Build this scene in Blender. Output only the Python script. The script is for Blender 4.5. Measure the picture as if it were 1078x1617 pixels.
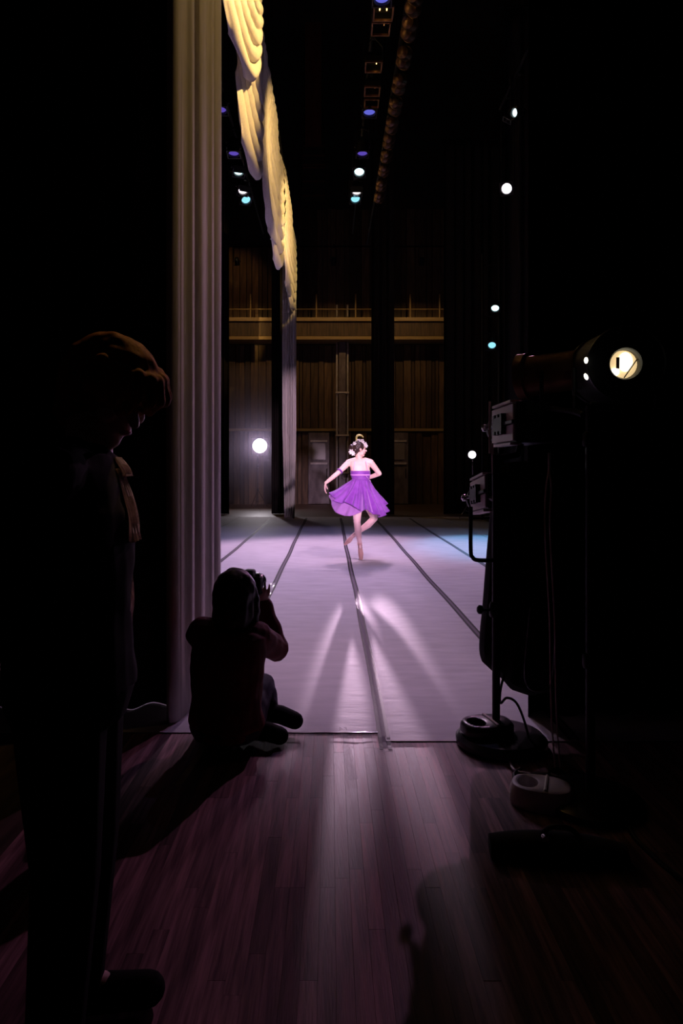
import bpy, math, random
import numpy as np
from mathutils import Vector, Matrix, noise
random.seed(7)
V = Vector
SC = bpy.context.scene
COL = SC.collection
for o in list(bpy.data.objects): bpy.data.objects.remove(o)

# ------------------------------------------------------------------ camera
F, HX, HY, CH = 1078.0, 522.0, 740.0, 1.35       # focal in px, vanishing point, eye height
cd = bpy.data.cameras.new('camera'); cam = bpy.data.objects.new('camera', cd); COL.objects.link(cam)
cam.location = (0, 0, CH); cam.rotation_euler = (math.radians(90), 0, 0)
cd.sensor_fit = 'VERTICAL'; cd.sensor_height = 36; cd.sensor_width = 24; cd.lens = 24.0
cd.shift_x = (539 - HX) / 1617; cd.shift_y = -(808.5 - HY) / 1617
cd.clip_start = 0.05; cd.clip_end = 100
SC.camera = cam
def P(px, py, y): return V(((px - HX) / F * y, y, CH - (py - HY) / F * y))
# ------------------------------------------------------------------ world, exposure
w = bpy.data.worlds.new('world'); SC.world = w; w.use_nodes = True
w.node_tree.nodes['Background'].inputs[0].default_value = (.55, .4, .6, 1)
w.node_tree.nodes['Background'].inputs[1].default_value = 0.0006
SC.view_settings.view_transform = 'Standard'; SC.view_settings.look = 'None'
SC.view_settings.gamma = 1; SC.view_settings.use_curve_mapping = False
SC.view_settings.exposure = 0.0
# ------------------------------------------------------------------ light colours and powers (lamps are built further down)
VIOLET = (.92, .60, 1.0); PINK = (1.0, .68, .92); BLUE = (.50, .46, 1.0); CYAN = (.45, .85, 1.0); WHITE = (1, .88, 1.0); WARM = (1, .62, .20)
PW = dict(batten=520, batten_blue=170, key=1500, low=6000, flood=120, warm=2300, cyanfloor=900, side=260, leg=420)

# ================================================================== helpers
TMP = bpy.data.scenes.new('tmp')
def setp(o, label=None, cat=None, group=None, kind=None):
    if label: o['label'] = label
    if cat: o['category'] = cat
    if group: o['group'] = group
    if kind: o['kind'] = kind
    return o
def thing(name, label, cat, loc=(0, 0, 0), group=None):
    o = bpy.data.objects.new(name, None); COL.objects.link(o); o.location = loc; o.empty_display_size = .1
    return setp(o, label, cat, group)
def wloc(o):
    l = V(o.location)
    while o.parent: o = o.parent; l += V(o.location)
    return l
class MB:
    def __init__(s): s.v = []; s.f = []
    def add(s, vs, fs):
        n = len(s.v); s.v += [V(a) for a in vs]; s.f += [tuple(n + i for i in f) for f in fs]; return s
    def box(s, c, d, rot=None):
        x, y, z = d[0] / 2, d[1] / 2, d[2] / 2; c = V(c)
        vs = [V((i * x, j * y, k * z)) for i in (-1, 1) for j in (-1, 1) for k in (-1, 1)]
        if rot is not None: vs = [rot @ a for a in vs]
        return s.add([c + a for a in vs], [(0, 1, 3, 2), (4, 6, 7, 5), (0, 4, 5, 1), (2, 3, 7, 6), (0, 2, 6, 4), (1, 5, 7, 3)])
    def rings(s, rs, caps=True, closed=True):
        n = len(rs[0]); vs = [p for r in rs for p in r]; fs = []
        m = n if closed else n - 1
        for i in range(len(rs) - 1):
            for j in range(m):
                a, b = i * n + j, i * n + (j + 1) % n
                fs.append((a, b, b + n, a + n))
        if caps: fs.append(tuple(reversed(range(n)))); fs.append(tuple(range((len(rs) - 1) * n, len(rs) * n)))
        return s.add(vs, fs)
    def tube(s, pts, r, n=8, caps=True):
        pts = [V(p) for p in pts]; rs = []; u = None
        for i, p in enumerate(pts):
            t = (pts[min(i + 1, len(pts) - 1)] - pts[max(i - 1, 0)]).normalized()
            if u is None: u = t.orthogonal().normalized()
            u = (u - t * u.dot(t)).normalized(); b = t.cross(u)
            rr = r[i] if isinstance(r, (list, tuple)) else r
            rs.append([p + (u * math.cos(2 * math.pi * k / n) + b * math.sin(2 * math.pi * k / n)) * rr for k in range(n)])
        return s.rings(rs, caps)
    def cap(s, a, b, ra, rb, n=12):                 # tapered capsule
        a, b = V(a), V(b); t = (b - a)
        t = t.normalized() if t.length > 1e-6 else V((0, 0, 1))
        u = t.orthogonal().normalized(); w_ = t.cross(u); rs = []
        for c, r, sg, angs in ((a, ra, -1, (85, 60, 30, 0)), (b, rb, 1, (0, 30, 60, 85))):
            for q in angs:
                q = math.radians(q)
                rs.append([c + t * sg * r * math.sin(q) + (u * math.cos(2 * math.pi * k / n) + w_ * math.sin(2 * math.pi * k / n)) * r * math.cos(q) for k in range(n)])
        return s.rings(rs)
    def limb(s, pts, rs_):
        for i in range(len(pts) - 1): s.cap(pts[i], pts[i + 1], rs_[i], rs_[i + 1])
        return s
    def ell(s, c, ax, n=16, m=10):                  # ax: three half-axis vectors
        c = V(c); X, Y, Z = [V(a) for a in ax]; rs = []
        for i in range(m + 1):
            q = -math.pi / 2 * .97 + math.pi * .97 * i / m
            rs.append([c + Z * math.sin(q) + (X * math.cos(2 * math.pi * k / n) + Y * math.sin(2 * math.pi * k / n)) * math.cos(q) for k in range(n)])
        return s.rings(rs)
    def loft(s, secs, n=24, caps=True):             # secs: (centre, half-axis a, half-axis b)
        return s.rings([[V(c) + V(a) * math.cos(2 * math.pi * k / n) + V(b) * math.sin(2 * math.pi * k / n) for k in range(n)] for c, a, b in secs], caps)
    def lathe(s, prof, o=(0, 0, 0), ax=(0, 0, 1), n=24, caps=True):   # prof: (radius, along axis)
        o = V(o); t = V(ax).normalized(); u = t.orthogonal().normalized(); b = t.cross(u)
        return s.rings([[o + t * h + (u * math.cos(2 * math.pi * k / n) + b * math.sin(2 * math.pi * k / n)) * r for k in range(n)] for r, h in prof], caps)
    def grid(s, g): return s.rings(g, caps=False, closed=False)
    def build(s, name, mat, parent=None, smooth=True, bevel=0, solid=0, auto=None, keep=False):
        off = wloc(parent) if parent else V((0, 0, 0))
        me = bpy.data.meshes.new(name); me.from_pydata([v - off for v in s.v], [], s.f); me.update()
        import bmesh
        bm = bmesh.new(); bm.from_mesh(me)
        if not solid and not keep: bmesh.ops.recalc_face_normals(bm, faces=bm.faces)
        bm.to_mesh(me); bm.free()
        o = bpy.data.objects.new(name, me); COL.objects.link(o); me.materials.append(mat)
        if parent: o.parent = parent
        if solid: m = o.modifiers.new('s', 'SOLIDIFY'); m.thickness = solid; m.offset = 0
        if bevel: m = o.modifiers.new('b', 'BEVEL'); m.width = bevel; m.segments = 2; m.limit_method = 'ANGLE'
        if smooth:
            for p in me.polygons: p.use_smooth = True
            if auto is None: auto = 40
            me.set_sharp_from_angle(angle=math.radians(auto))
        return o
    def flesh(s, name, mat, parent=None, vox=.006, it=4, fac=.5, disp=0, dscale=8):
        """fuse the overlapping closed shapes into one continuous smooth surface"""
        me = bpy.data.meshes.new('tmp'); me.from_pydata([tuple(v) for v in s.v], [], s.f)
        o = bpy.data.objects.new('tmp', me); TMP.collection.objects.link(o)
        import bmesh
        bm = bmesh.new(); bm.from_mesh(me); bmesh.ops.recalc_face_normals(bm, faces=bm.faces); bm.to_mesh(me); bm.free()
        m = o.modifiers.new('r', 'REMESH'); m.mode = 'VOXEL'; m.voxel_size = vox
        m = o.modifiers.new('s', 'SMOOTH'); m.iterations = it; m.factor = fac
        
        with bpy.context.temp_override(scene=TMP, view_layer=TMP.view_layers[0]): dg = bpy.context.evaluated_depsgraph_get()
        nm = bpy.data.meshes.new_from_object(o.evaluated_get(dg)); bpy.data.objects.remove(o)
        off = wloc(parent) if parent else V((0, 0, 0))
        nv = len(nm.vertices); co = np.empty(nv * 3); nm.vertices.foreach_get('co', co); co = co.reshape(-1, 3)
        if disp:
            no = np.empty(nv * 3); nm.vertices.foreach_get('normal', no); no = no.reshape(-1, 3)
            co += no * (np.array([noise.noise(V(c) * dscale) for c in co]) * disp)[:, None]
        co -= np.array(off); nm.vertices.foreach_set('co', co.ravel()); nm.update()
        nm.name = name; nm.materials.clear(); nm.materials.append(mat)
        for p in nm.polygons: p.use_smooth = True
        r = bpy.data.objects.new(name, nm); COL.objects.link(r)
        if parent: r.parent = parent
        return r
def spline(pts, n, closed=False):
    pts = [V(p) for p in pts]; m = len(pts); out = []
    segs = m if closed else m - 1
    for i in range(n):
        t = i / n * segs if closed else i / (n - 1) * segs
        k = min(int(t), segs - 1); t -= k
        g = (lambda j: pts[j % m]) if closed else (lambda j: pts[max(0, min(m - 1, j))])
        a, b, c, d = g(k - 1), g(k), g(k + 1), g(k + 2)
        out.append(.5 * ((2 * b) + (c - a) * t + (2 * a - 5 * b + 4 * c - d) * t * t + (3 * b - a - 3 * c + d) * t ** 3))
    return out

# ================================================================== materials
def mat(name, col, rough=.6, metal=0, spec=.5, emit=None, es=0, sheen=0, trans=0, cc=0):
    m = bpy.data.materials.new(name); m.use_nodes = True
    b = m.node_tree.nodes['Principled BSDF']; I = b.inputs
    I['Base Color'].default_value = (*col, 1); I['Roughness'].default_value = rough; I['Metallic'].default_value = metal
    I['Specular IOR Level'].default_value = spec
    if emit: I['Emission Color'].default_value = (*emit, 1); I['Emission Strength'].default_value = es
    if sheen: I['Sheen Weight'].default_value = sheen
    if cc: I['Coat Weight'].default_value = cc
    return m
def N(m, t, **k):
    n = m.node_tree.nodes.new(t)
    for a, b in k.items(): setattr(n, a, b)
    return n
def L(m, a, b): m.node_tree.links.new(a, b)
def noisy(m, c1, c2, scale=(1, 1, 1), sc=5, detail=4, bump=0, bscale=None, rough=None, space='Object', lo=.35, hi=.65, useobj=False):
    """two-tone noise colour + optional bump on a principled material"""
    b = m.node_tree.nodes['Principled BSDF']
    tc = N(m, 'ShaderNodeTexCoord'); mp = N(m, 'ShaderNodeMapping'); mp.inputs['Scale'].default_value = scale
    L(m, tc.outputs[space], mp.inputs[0])
    nz = N(m, 'ShaderNodeTexNoise'); nz.inputs['Scale'].default_value = sc; nz.inputs['Detail'].default_value = detail
    L(m, mp.outputs[0], nz.inputs['Vector'])
    cr = N(m, 'ShaderNodeValToRGB'); cr.color_ramp.elements[0].position = lo; cr.color_ramp.elements[1].position = hi
    cr.color_ramp.elements[0].color = (*c1, 1); cr.color_ramp.elements[1].color = (*c2, 1)
    L(m, nz.outputs['Fac'], cr.inputs[0])
    out = cr.outputs[0]
    if useobj:
        oi = N(m, 'ShaderNodeObjectInfo'); mr = N(m, 'ShaderNodeMapRange'); mr.inputs[3].default_value = useobj[0]; mr.inputs[4].default_value = useobj[1]
        L(m, oi.outputs['Random'], mr.inputs[0])
        hs = N(m, 'ShaderNodeHueSaturation'); L(m, out, hs.inputs['Color']); L(m, mr.outputs[0], hs.inputs['Value']); out = hs.outputs[0]
    L(m, out, b.inputs['Base Color'])
    if rough:
        mr = N(m, 'ShaderNodeMapRange'); mr.inputs[3].default_value = rough[0]; mr.inputs[4].default_value = rough[1]
        L(m, nz.outputs['Fac'], mr.inputs[0]); L(m, mr.outputs[0], b.inputs['Roughness'])
    if bump:
        n2 = N(m, 'ShaderNodeTexNoise'); n2.inputs['Scale'].default_value = bscale or sc * 2; n2.inputs['Detail'].default_value = 3
        L(m, mp.outputs[0], n2.inputs['Vector'])
        bp = N(m, 'ShaderNodeBump'); bp.inputs['Strength'].default_value = 1; bp.inputs['Distance'].default_value = bump
        L(m, n2.outputs['Fac'], bp.inputs['Height']); L(m, bp.outputs[0], b.inputs['Normal'])
    return m
def emis(name, col, s):
    m = bpy.data.materials.new(name); m.use_nodes = True; nt = m.node_tree; nt.nodes.clear()
    e = N(m, 'ShaderNodeEmission'); e.inputs[0].default_value = (*col, 1); e.inputs[1].default_value = s
    o = N(m, 'ShaderNodeOutputMaterial'); L(m, e.outputs[0], o.inputs[0]); return m

M = {}
M['plank'] = noisy(mat('parquet_wood', (.2, .1, .07), .38), (.12, .060, .068), (.47, .25, .26), (16, 1.0, 16), 3, 6, bump=.0006, bscale=14, rough=(.42, .62), useobj=(.35, 1.25))
M['plank'].node_tree.nodes['Principled BSDF'].inputs['Specular IOR Level'].default_value = .26
M['seam'] = mat('dull_seam_strip', (.16, .13, .16), .6, spec=.05)
M['boards'] = noisy(mat('dark_floor_boards', (.06, .035, .03), .45), (.05, .03, .025), (.11, .07, .06), (10, .8, 10), 3, 4, rough=(.35, .55))
M['vinyl'] = noisy(mat('grey_vinyl', (.42, .38, .42), .42), (.40, .36, .40), (.50, .46, .50), (1.3, 4.5, 1), 2.2, 6, bump=.0025, bscale=3.2, rough=(.54, .66), lo=.3, hi=.7)
M['vinyl'].node_tree.nodes['Principled BSDF'].inputs['Specular IOR Level'].default_value = .14
M['tape'] = mat('black_tape', (.012, .01, .012), .5, spec=.12)
M['tapec'] = mat('clear_tape', (.5, .45, .48), .16)
M['white_cloth'] = noisy(mat('white_curtain_cloth', (.78, .74, .70), .75, sheen=.2), (.72, .68, .64), (.82, .78, .74), (30, 30, 2), 3, 3)
M['black_cloth'] = noisy(mat('black_velvet', (.012, .010, .010), .9, spec=.2), (.010, .008, .008), (.018, .014, .013), (20, 20, 1), 3, 3)
M['slat'] = noisy(mat('brown_wall_slat', (.14, .085, .045), .6), (.08, .048, .03), (.18, .11, .06), (6, 6, .5), 3, 4, useobj=(.35, 1.3))
M['wall'] = noisy(mat('dark_wall', (.03, .022, .018), .8), (.022, .016, .013), (.035, .026, .02), (1, 1, 1), 2, 4)
M['timber'] = noisy(mat('pale_timber', (.4, .28, .12), .5), (.34, .23, .1), (.46, .33, .15), (.5, 6, 6), 4, 4)
M['redsteel'] = noisy(mat('red_brown_steel', (.16, .035, .015), .55), (.12, .028, .012), (.19, .045, .02), (3, 3, .4), 3, 3)
M['doorgrey'] = noisy(mat('grey_door_paint', (.22, .18, .2), .45), (.15, .12, .14), (.26, .22, .24), (2, 2, .8), 3, 5)
M['doorpane'] = mat('door_pane', (.32, .28, .28), .25)
M['black'] = mat('black_metal', (.008, .008, .009), .5, spec=.3)
M['pipe'] = mat('black_pipe', (.006, .006, .006), .8, spec=.15)
M['blackgloss'] = mat('glossy_black_iron', (.018, .016, .018), .28)
M['rubber'] = mat('black_rubber', (.012, .012, .012), .5)
M['chrome'] = mat('bright_steel', (.6, .58, .58), .25, 1)
M['grey'] = mat('pale_grey_housing', (.75, .6, .63), .5)
M['greyiron'] = noisy(mat('grey_painted_iron', (.55, .5, .52), .45), (.62, .57, .6), (.78, .73, .75), sc=9)
M['skin'] = noisy(mat('skin', (.80, .52, .44), .5), (.78, .50, .42), (.84, .57, .49), sc=6)
M['tights'] = mat('pale_tights', (.80, .55, .52), .55)
M['shoe_pink'] = mat('pink_satin', (.80, .48, .42), .35)
M['purple'] = noisy(mat('purple_chiffon', (.26, .05, .42), .6, sheen=.2), (.22, .042, .37), (.29, .062, .46), (1, 1, 1), 14, 3)
M['lilac'] = mat('lilac_lining', (.50, .22, .62), .65, sheen=.3)
M['ribbon'] = mat('lilac_ribbon', (.66, .30, .72), .5)
M['darkhair'] = noisy(mat('dark_brown_hair', (.03, .015, .012), .4), (.02, .010, .008), (.06, .03, .022), (1, 1, 1), 30, 2)
M['brownhair'] = noisy(mat('chestnut_hair', (.3, .1, .02), .7, spec=.03), (.22, .07, .014), (.42, .15, .03), (40, 40, 8), 3, 3)
M['blackhair'] = noisy(mat('black_hair', (.012, .009, .009), .45), (.008, .006, .006), (.02, .015, .014), (40, 40, 6), 3, 3)
M['feather'] = noisy(mat('yellow_feather', (.85, .75, .18), .7), (.80, .70, .15), (.9, .85, .35), sc=40)
M['flower'] = mat('white_flower', (.85, .8, .75), .6)
M['clear'] = mat('thin_clear_tape', (.6, .55, .58), .12); M['clear'].node_tree.nodes['Principled BSDF'].inputs['Alpha'].default_value = .18
M['eye'] = mat('eye_dark', (.02, .015, .012), .15)
M['lips'] = mat('lips_red', (.5, .08, .09), .4)
def translucent(m, k):
    b = m.node_tree.nodes['Principled BSDF']; o = m.node_tree.nodes['Material Output']
    t = N(m, 'ShaderNodeBsdfTranslucent'); mx = N(m, 'ShaderNodeMixShader'); mx.inputs[0].default_value = k
    if b.inputs['Base Color'].links: L(m, b.inputs['Base Color'].links[0].from_socket, t.inputs[0])
    else: t.inputs[0].default_value = b.inputs['Base Color'].default_value
    L(m, b.outputs[0], mx.inputs[1]); L(m, t.outputs[0], mx.inputs[2]); L(m, mx.outputs[0], o.inputs[0])
translucent(M['lilac'], .35); translucent(M['purple'], .25); translucent(M['white_cloth'], .15)
M['redjacket'] = noisy(mat('dark_red_jacket', (.16, .012, .012), .75), (.13, .01, .01), (.19, .016, .015), sc=30)
M['jeans'] = noisy(mat('dark_jeans', (.03, .03, .06), .8), (.022, .022, .05), (.04, .04, .075), sc=60)
M['blackwear'] = noisy(mat('black_costume', (.008, .007, .006), .9, spec=.15), (.005, .005, .004), (.010, .009, .008), sc=20)
M['lace'] = noisy(mat('pale_lace', (.62, .5, .46), .7), (.55, .43, .40), (.86, .74, .70), sc=70); translucent(M['lace'], .55)
M['coverbag'] = noisy(mat('black_canvas', (.012, .011, .012), .85), (.010, .009, .010), (.016, .014, .015), sc=12, bump=.004, bscale=9)
M['dimbrown'] = noisy(mat('brown_lamp_can', (.20, .10, .05), .35, .6), (.05, .025, .012), (.11, .055, .03), sc=14)
LENS = {k: emis('lens_' + k, c, s) for k, c, s in (('blue', (.16, .17, .85), .75), ('violet', (.17, .10, .72), .6), ('cyan', (.28, .72, .9), 1.25), ('whitecyan', (.62, .95, 1), 2.2), ('white', (1, .9, 1), 3.0), ('flood', (1, .9, 1), 14), ('side', (.72, .95, 1), 2.0))}

# ================================================================== setting
st = MB()
st.box((0, 10, -.13), (26, 36, .2))                                   # slab, top at -0.03
st.box((0, 15.8, -.015), (26, 24.4, .03)); st.box((-7.075, .8, -.015), (11.85, 5.6, .03)); st.box((7.4985, .8, -.015), (11.003, 5.6, .03)); st.box((.4235, -.5, -.015), (3.147, 3.0, .03))
floor = st.build('floor', M['boards'], smooth=False); setp(floor, kind='structure')
# parquet strips of the wing, each its own piece (X -1.4..2.2, Y 1.0..3.6)
pm = {}
x = -1.15; W = .0485; i = 0
while x < 1.98:
    y = 1.0; first = True
    while y < 3.58:
        ln = random.choice((.6, .8, 1.0, 1.2)) * (random.choice((.5, .75, 1)) if first else 1); first = False
        ln = round(min(ln, 3.6 - y), 3)
        if 3.6 - y - ln < .15: ln = round(3.6 - y, 3)
        if ln not in pm:
            b = MB(); b.box((0, 0, -.015), (W - .0006, ln - .0006, .03)); o = b.build('plank', M['plank'], floor, smooth=False, bevel=0)
            pm[ln] = o.data
        else:
            o = bpy.data.objects.new('plank', pm[ln]); COL.objects.link(o); o.parent = floor
        o.location = (x + W / 2, y + ln / 2, random.uniform(-.0002, .0002))
        y += ln
    x += W; i += 1
def slab(name, c, d, m=M['wall']):
    return setp(MB().box(c, d).build(name, m, smooth=False), kind='structure')
WY = 26.0; TOPZ = 18.0
wf = slab('wall_far', (0, WY + .15, TOPZ / 2), (26, .3, TOPZ))
slab('wall_left', (-13.1, 10, TOPZ / 2), (.2, 36, TOPZ)); slab('wall_right', (13.1, 10, TOPZ / 2), (.2, 36, TOPZ))
slab('wall_near', (0, -2.1, TOPZ / 2), (26, .2, TOPZ)); slab('ceiling', (0, 10, TOPZ + .1), (26, 36, .2))
def Wp(px, py): return P(px, py, WY)
# vertical slats of the far wall: lower field (between dado rail and gallery), dado, upper field
def slats(x0p, x1p, y0p, y1p, wmin, wmax, seed):
    r = random.Random(seed); xa = Wp(x0p, 0).x; xb = Wp(x1p, 0).x; z1 = Wp(0, y0p).z; z0 = max(0, Wp(0, y1p).z); x = xa
    cache = {}
    while x < xb - .05:
        w_ = round(min(r.choice((wmin, (wmin + wmax) / 2, wmax)), xb - x), 3); d = r.choice((.05, .09, .13))
        k = (w_, d)
        if k not in cache:
            o = MB().box((0, 0, 0), (w_ - .03, d, z1 - z0)).build('slat', M['slat'], wf, smooth=False); cache[k] = o.data
        else:
            o = bpy.data.objects.new('slat', cache[k]); COL.objects.link(o); o.parent = wf
        o.location = V((x + w_ / 2, WY - d / 2, (z0 + z1) / 2)) - wloc(wf)
        x += w_
slats(335, 705, 546, 676, .13, .30, 1)
slats(335, 705, 682, 798, .16, .34, 2)
slats(335, 455, 392, 508, .14, .26, 3)
slats(470, 705, 332, 508, .20, .45, 4)
tr = MB().box((Wp(520, 0).x, WY - .08, Wp(0, 679).z), (Wp(705, 0).x - Wp(335, 0).x, .2, .10)).build('trim_1', M['timber'], smooth=False); setp(tr, kind='structure')
# gallery (horizontal ledge) along the far wall
ga = MB(); gx0, gx1 = Wp(335, 0).x, Wp(705, 0).x; gc, gw = (gx0 + gx1) / 2, gx1 - gx0
gal = MB().box((gc, WY - .45, Wp(0, 527).z), (gw, .9, .5)).build('trim_2', M['slat'], smooth=False); setp(gal, kind='structure')
MB().box((gc, WY - .50, Wp(0, 513).z), (gw, 1.0, .13)).build('ledge_rail', M['timber'], gal, smooth=False)
MB().box((gc, WY - .48, Wp(0, 541).z), (gw, .96, .12)).build('ledge_rail', M['timber'], gal, smooth=False)
for px in (360, 400, 440, 500, 560, 643, 688):
    MB().tube([V((Wp(px, 0).x, WY - .9, Wp(0, 513).z)), V((Wp(px, 0).x, WY - .9, Wp(0, 474).z))], .03).build('railing_post', M['timber'], gal)
MB().tube([V((gx0, WY - .9, Wp(0, 497).z)), V((gx1, WY - .9, Wp(0, 497).z))], .018).build('railing_bar', M['timber'], gal)
# doors with panes in the far wall
for i, (a, b) in enumerate(((487, 520), (614, 643))):
    xa, xb = Wp(a, 0).x, Wp(b, 0).x; zt = Wp(0, 684).z; c = (xa + xb) / 2
    d = MB().box((c, WY - .22, zt / 2 + .01), (xb - xa, .12, zt - .02)).build('door_%d' % (i + 1), M['doorgrey'], smooth=False, bevel=.01); setp(d, kind='structure')
    MB().box((c, WY - .29, Wp(0, 713).z), ((xb - xa) * .62, .03, .62)).build('pane', M['doorpane'], d, smooth=False)
    for py in (697, 732): MB().box((c, WY - .295, Wp(0, py).z), ((xb - xa) * .8, .05, .07)).build('door_bar', M['greyiron'], d, smooth=False)
    MB().tube([V((xb - .1, WY - .31, 1.0)), V((xb - .1, WY - .31, 1.35))], .02).build('door_handle', M['chrome'], d)
# grey column with pipes standing by the door
colm = thing('pipe_column', 'grey pipe column on the far wall between door and dancer', 'column', (Wp(540, 0).x, WY - .35, 0))
MB().box((Wp(540, 0).x, WY - .35, 3.3), (.26, .2, 6.6)).build('column_casing', M['doorgrey'], colm, smooth=False, bevel=.01)
for dx in (-.2, .2): MB().tube([V((Wp(540, 0).x + dx, WY - .35, 0)), V((Wp(540, 0).x + dx, WY - .35, 7.5))], .035).build('pipe', M['greyiron'], colm)
for z in (1.2, 2.6, 4.2): MB().box((Wp(540, 0).x, WY - .34, z), (.5, .26, .06)).build('bracket', M['greyiron'], colm, smooth=False)
# red-brown steel post in the flies with two boxes below it
rp = thing('fly_post', 'red brown steel post high on the far wall', 'post', (Wp(495, 0).x, WY - .3, Wp(0, 224).z))
MB().box((Wp(495, 0).x, WY - .36, (TOPZ + Wp(0, 242).z) / 2), (.62, .4, TOPZ - Wp(0, 242).z - .01)).build('post', M['redsteel'], rp, smooth=False, bevel=.02)
for (py, h, lab) in ((258, .78, 'dark winch box under the red steel post, upper one'), (298, 1.15, 'dark winch box under the red steel post, lower one')):
    g = thing('winch_box', lab, 'box', (Wp(496, 0).x, WY - .4, Wp(0, py).z - h / 2), 'winch boxes on the far wall')
    MB().box((Wp(496, 0).x, WY - .4, Wp(0, py).z), (.85, .5, h)).build('case', M['wall'], g, smooth=False, bevel=.02)
    for k in (-.5, 0, .5): MB().box((Wp(496, 0).x, WY - .66, Wp(0, py).z + k * h * .9), (.85, .03, .05)).build('strip', M['redsteel'], g, smooth=False)

# dance mats (vinyl rolls) and seam tapes
seams = [-4.38, -3.45, -2.52, -1.59, -.66, .27, 1.2, 2.13, 3.06, 3.99]
mlab = ['far left vinyl dance mat beside the mat under the tripod light', 'second vinyl dance mat from the left beyond the white curtain', 'vinyl dance mat left of the far white curtain',
        'vinyl dance mat under the white curtain line', 'pale grey vinyl dance mat left of the dancer, behind the seated photographer', 'pale grey vinyl dance mat under the dancer',
        'vinyl dance mat right of the dancer beside the lighting stand', 'vinyl dance mat with blue light behind the lighting stand', 'rightmost vinyl dance mat by the dark right curtains']
for i in range(len(seams) - 1):
    y0 = 3.48 if seams[i] < .2 else 3.37
    m = MB(); r = [[V((x_, y_, z_)) for x_ in (seams[i] + .004, seams[i + 1] - .004)] for y_ in (y0, 19.0) for z_ in (0.002,)]
    m.box(((seams[i] + seams[i + 1]) / 2, (y0 + 19) / 2, .0035), (.922, 19 - y0, .004))
    setp(m.build('dance_mat', M['vinyl'], smooth=False), mlab[i], 'mat', 'vinyl dance mats')
tlab = {3: 'black seam tape far left beyond the white curtain', 4: 'black seam tape left of the dancer ending behind the camera hand', 5: 'black seam tape running past the dancer to the wood floor',
        6: 'black seam tape from the stage to the lighting stand', 7: 'thin black seam tape in the blue light'}
for i, lab in tlab.items():
    x_ = seams[i]; y0 = 3.28 if i == 5 else (3.5 if i < 5 else 3.37)
    t = thing('seam_tape', lab, 'tape', (x_, y0, 0), 'seam tapes on the mats')
    m = MB()
    for dx in (-.021, .021):
        g = []
        for k in range(60):
            yy = y0 + (18.5 - y0) * (k / 59) ** 1.6
            wob = .004 * math.sin(yy * 2.1 + i) + .006 * math.sin(yy * .63 + 2 * i)
            zz = .0072 if yy > (3.48 if i < 5 else 3.37) else .0015
            g.append([V((x_ + dx - .009 + wob, yy, zz)), V((x_ + dx + .009 + wob, yy, zz))])
        m.grid(g)
    m.build('tape_edge', M['tape'], t, smooth=False, solid=.0008)
    m = MB(); g = []
    for k in range(60):
        yy = y0 + .02 + (18.5 - y0) * (k / 59) ** 1.6; wob = .004 * math.sin(yy * 2.1 + i) + .006 * math.sin(yy * .63 + 2 * i)
        zz = .0066 if yy > (3.48 if i < 5 else 3.37) else .0012
        g.append([V((x_ - .012 + wob, yy, zz + .001 * math.sin(yy * 3))), V((x_ + .012 + wob, yy, zz + .001 * math.sin(yy * 3)))])
    m.grid(g).build('tape_centre', M['seam'], t, smooth=False)
    if i == 5:
        g = [[V((x_ + dx, y0 - .03 + dy, .002 + .004 * random.random())) for dx in (-.03, -.015, 0, .015, .03)] for dy in (0, .02, .04, .06)]
        MB().grid(g).build('tape_end', M['clear'], t, smooth=True)
def floor_tape(label, pts, wd, m, z=.0015):
    pts = spline(pts, 14); g = []
    for k, p in enumerate(pts):
        d = (pts[min(k + 1, 13)] - pts[max(k - 1, 0)]).normalized(); n_ = V((-d.y, d.x, 0)) * wd / 2
        g.append([p + n_ * q + V((0, 0, z + random.uniform(0, .003))) for q in (-1, -.3, .4, 1)])
    setp(MB().grid(g).build('floor_tape', m, smooth=True), label, 'tape')
floor_tape('crinkled clear tape across the mat edge onto the wood floor', [P(541, 1150, 3.55) * V((1, 1, 0)), V((.075, 3.3, 0)), V((.10, 2.95, 0))], .04, M['clear'], .004)
floor_tape('pale tape strip on the floor behind the seated photographer', [V((-.62, 3.37, 0)), V((-.62, 3.2, 0)), V((-.65, 2.9, 0))], .03, M['timber'])
floor_tape('white tape line along the near edge of the mats', [V((-.36, 3.475, 0)), V((-.05, 3.475, 0)), V((.24, 3.475, 0))], .012, M['tapec'], .008)

floor_tape('clear tape patch added for the glint on the seam beside the camera hand', [V((-.665, 7.25, 0)), V((-.668, 7.6, 0)), V((-.675, 8.0, 0))], .05, M['tapec'], .0085)  # patch added in place of a light reflection on the seam tape
# ------------------------------------------------------------------ pipes (battens) hung on cables
def batten(label, a, b, r=.025, name='batten', ncab=4):
    a, b = V(a), V(b); t = thing(name, label, 'pipe', (a + b) / 2, 'hanging steel battens')
    MB().tube([a, b], r).build('pipe', M['pipe'], t)
    for k in range(ncab):
        p = a.lerp(b, (k + .3) / (ncab - .4)); MB().tube([p, V((p.x, p.y, TOPZ - .004))], .006, 6).build('cable', M['pipe'], t)
    return t
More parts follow.
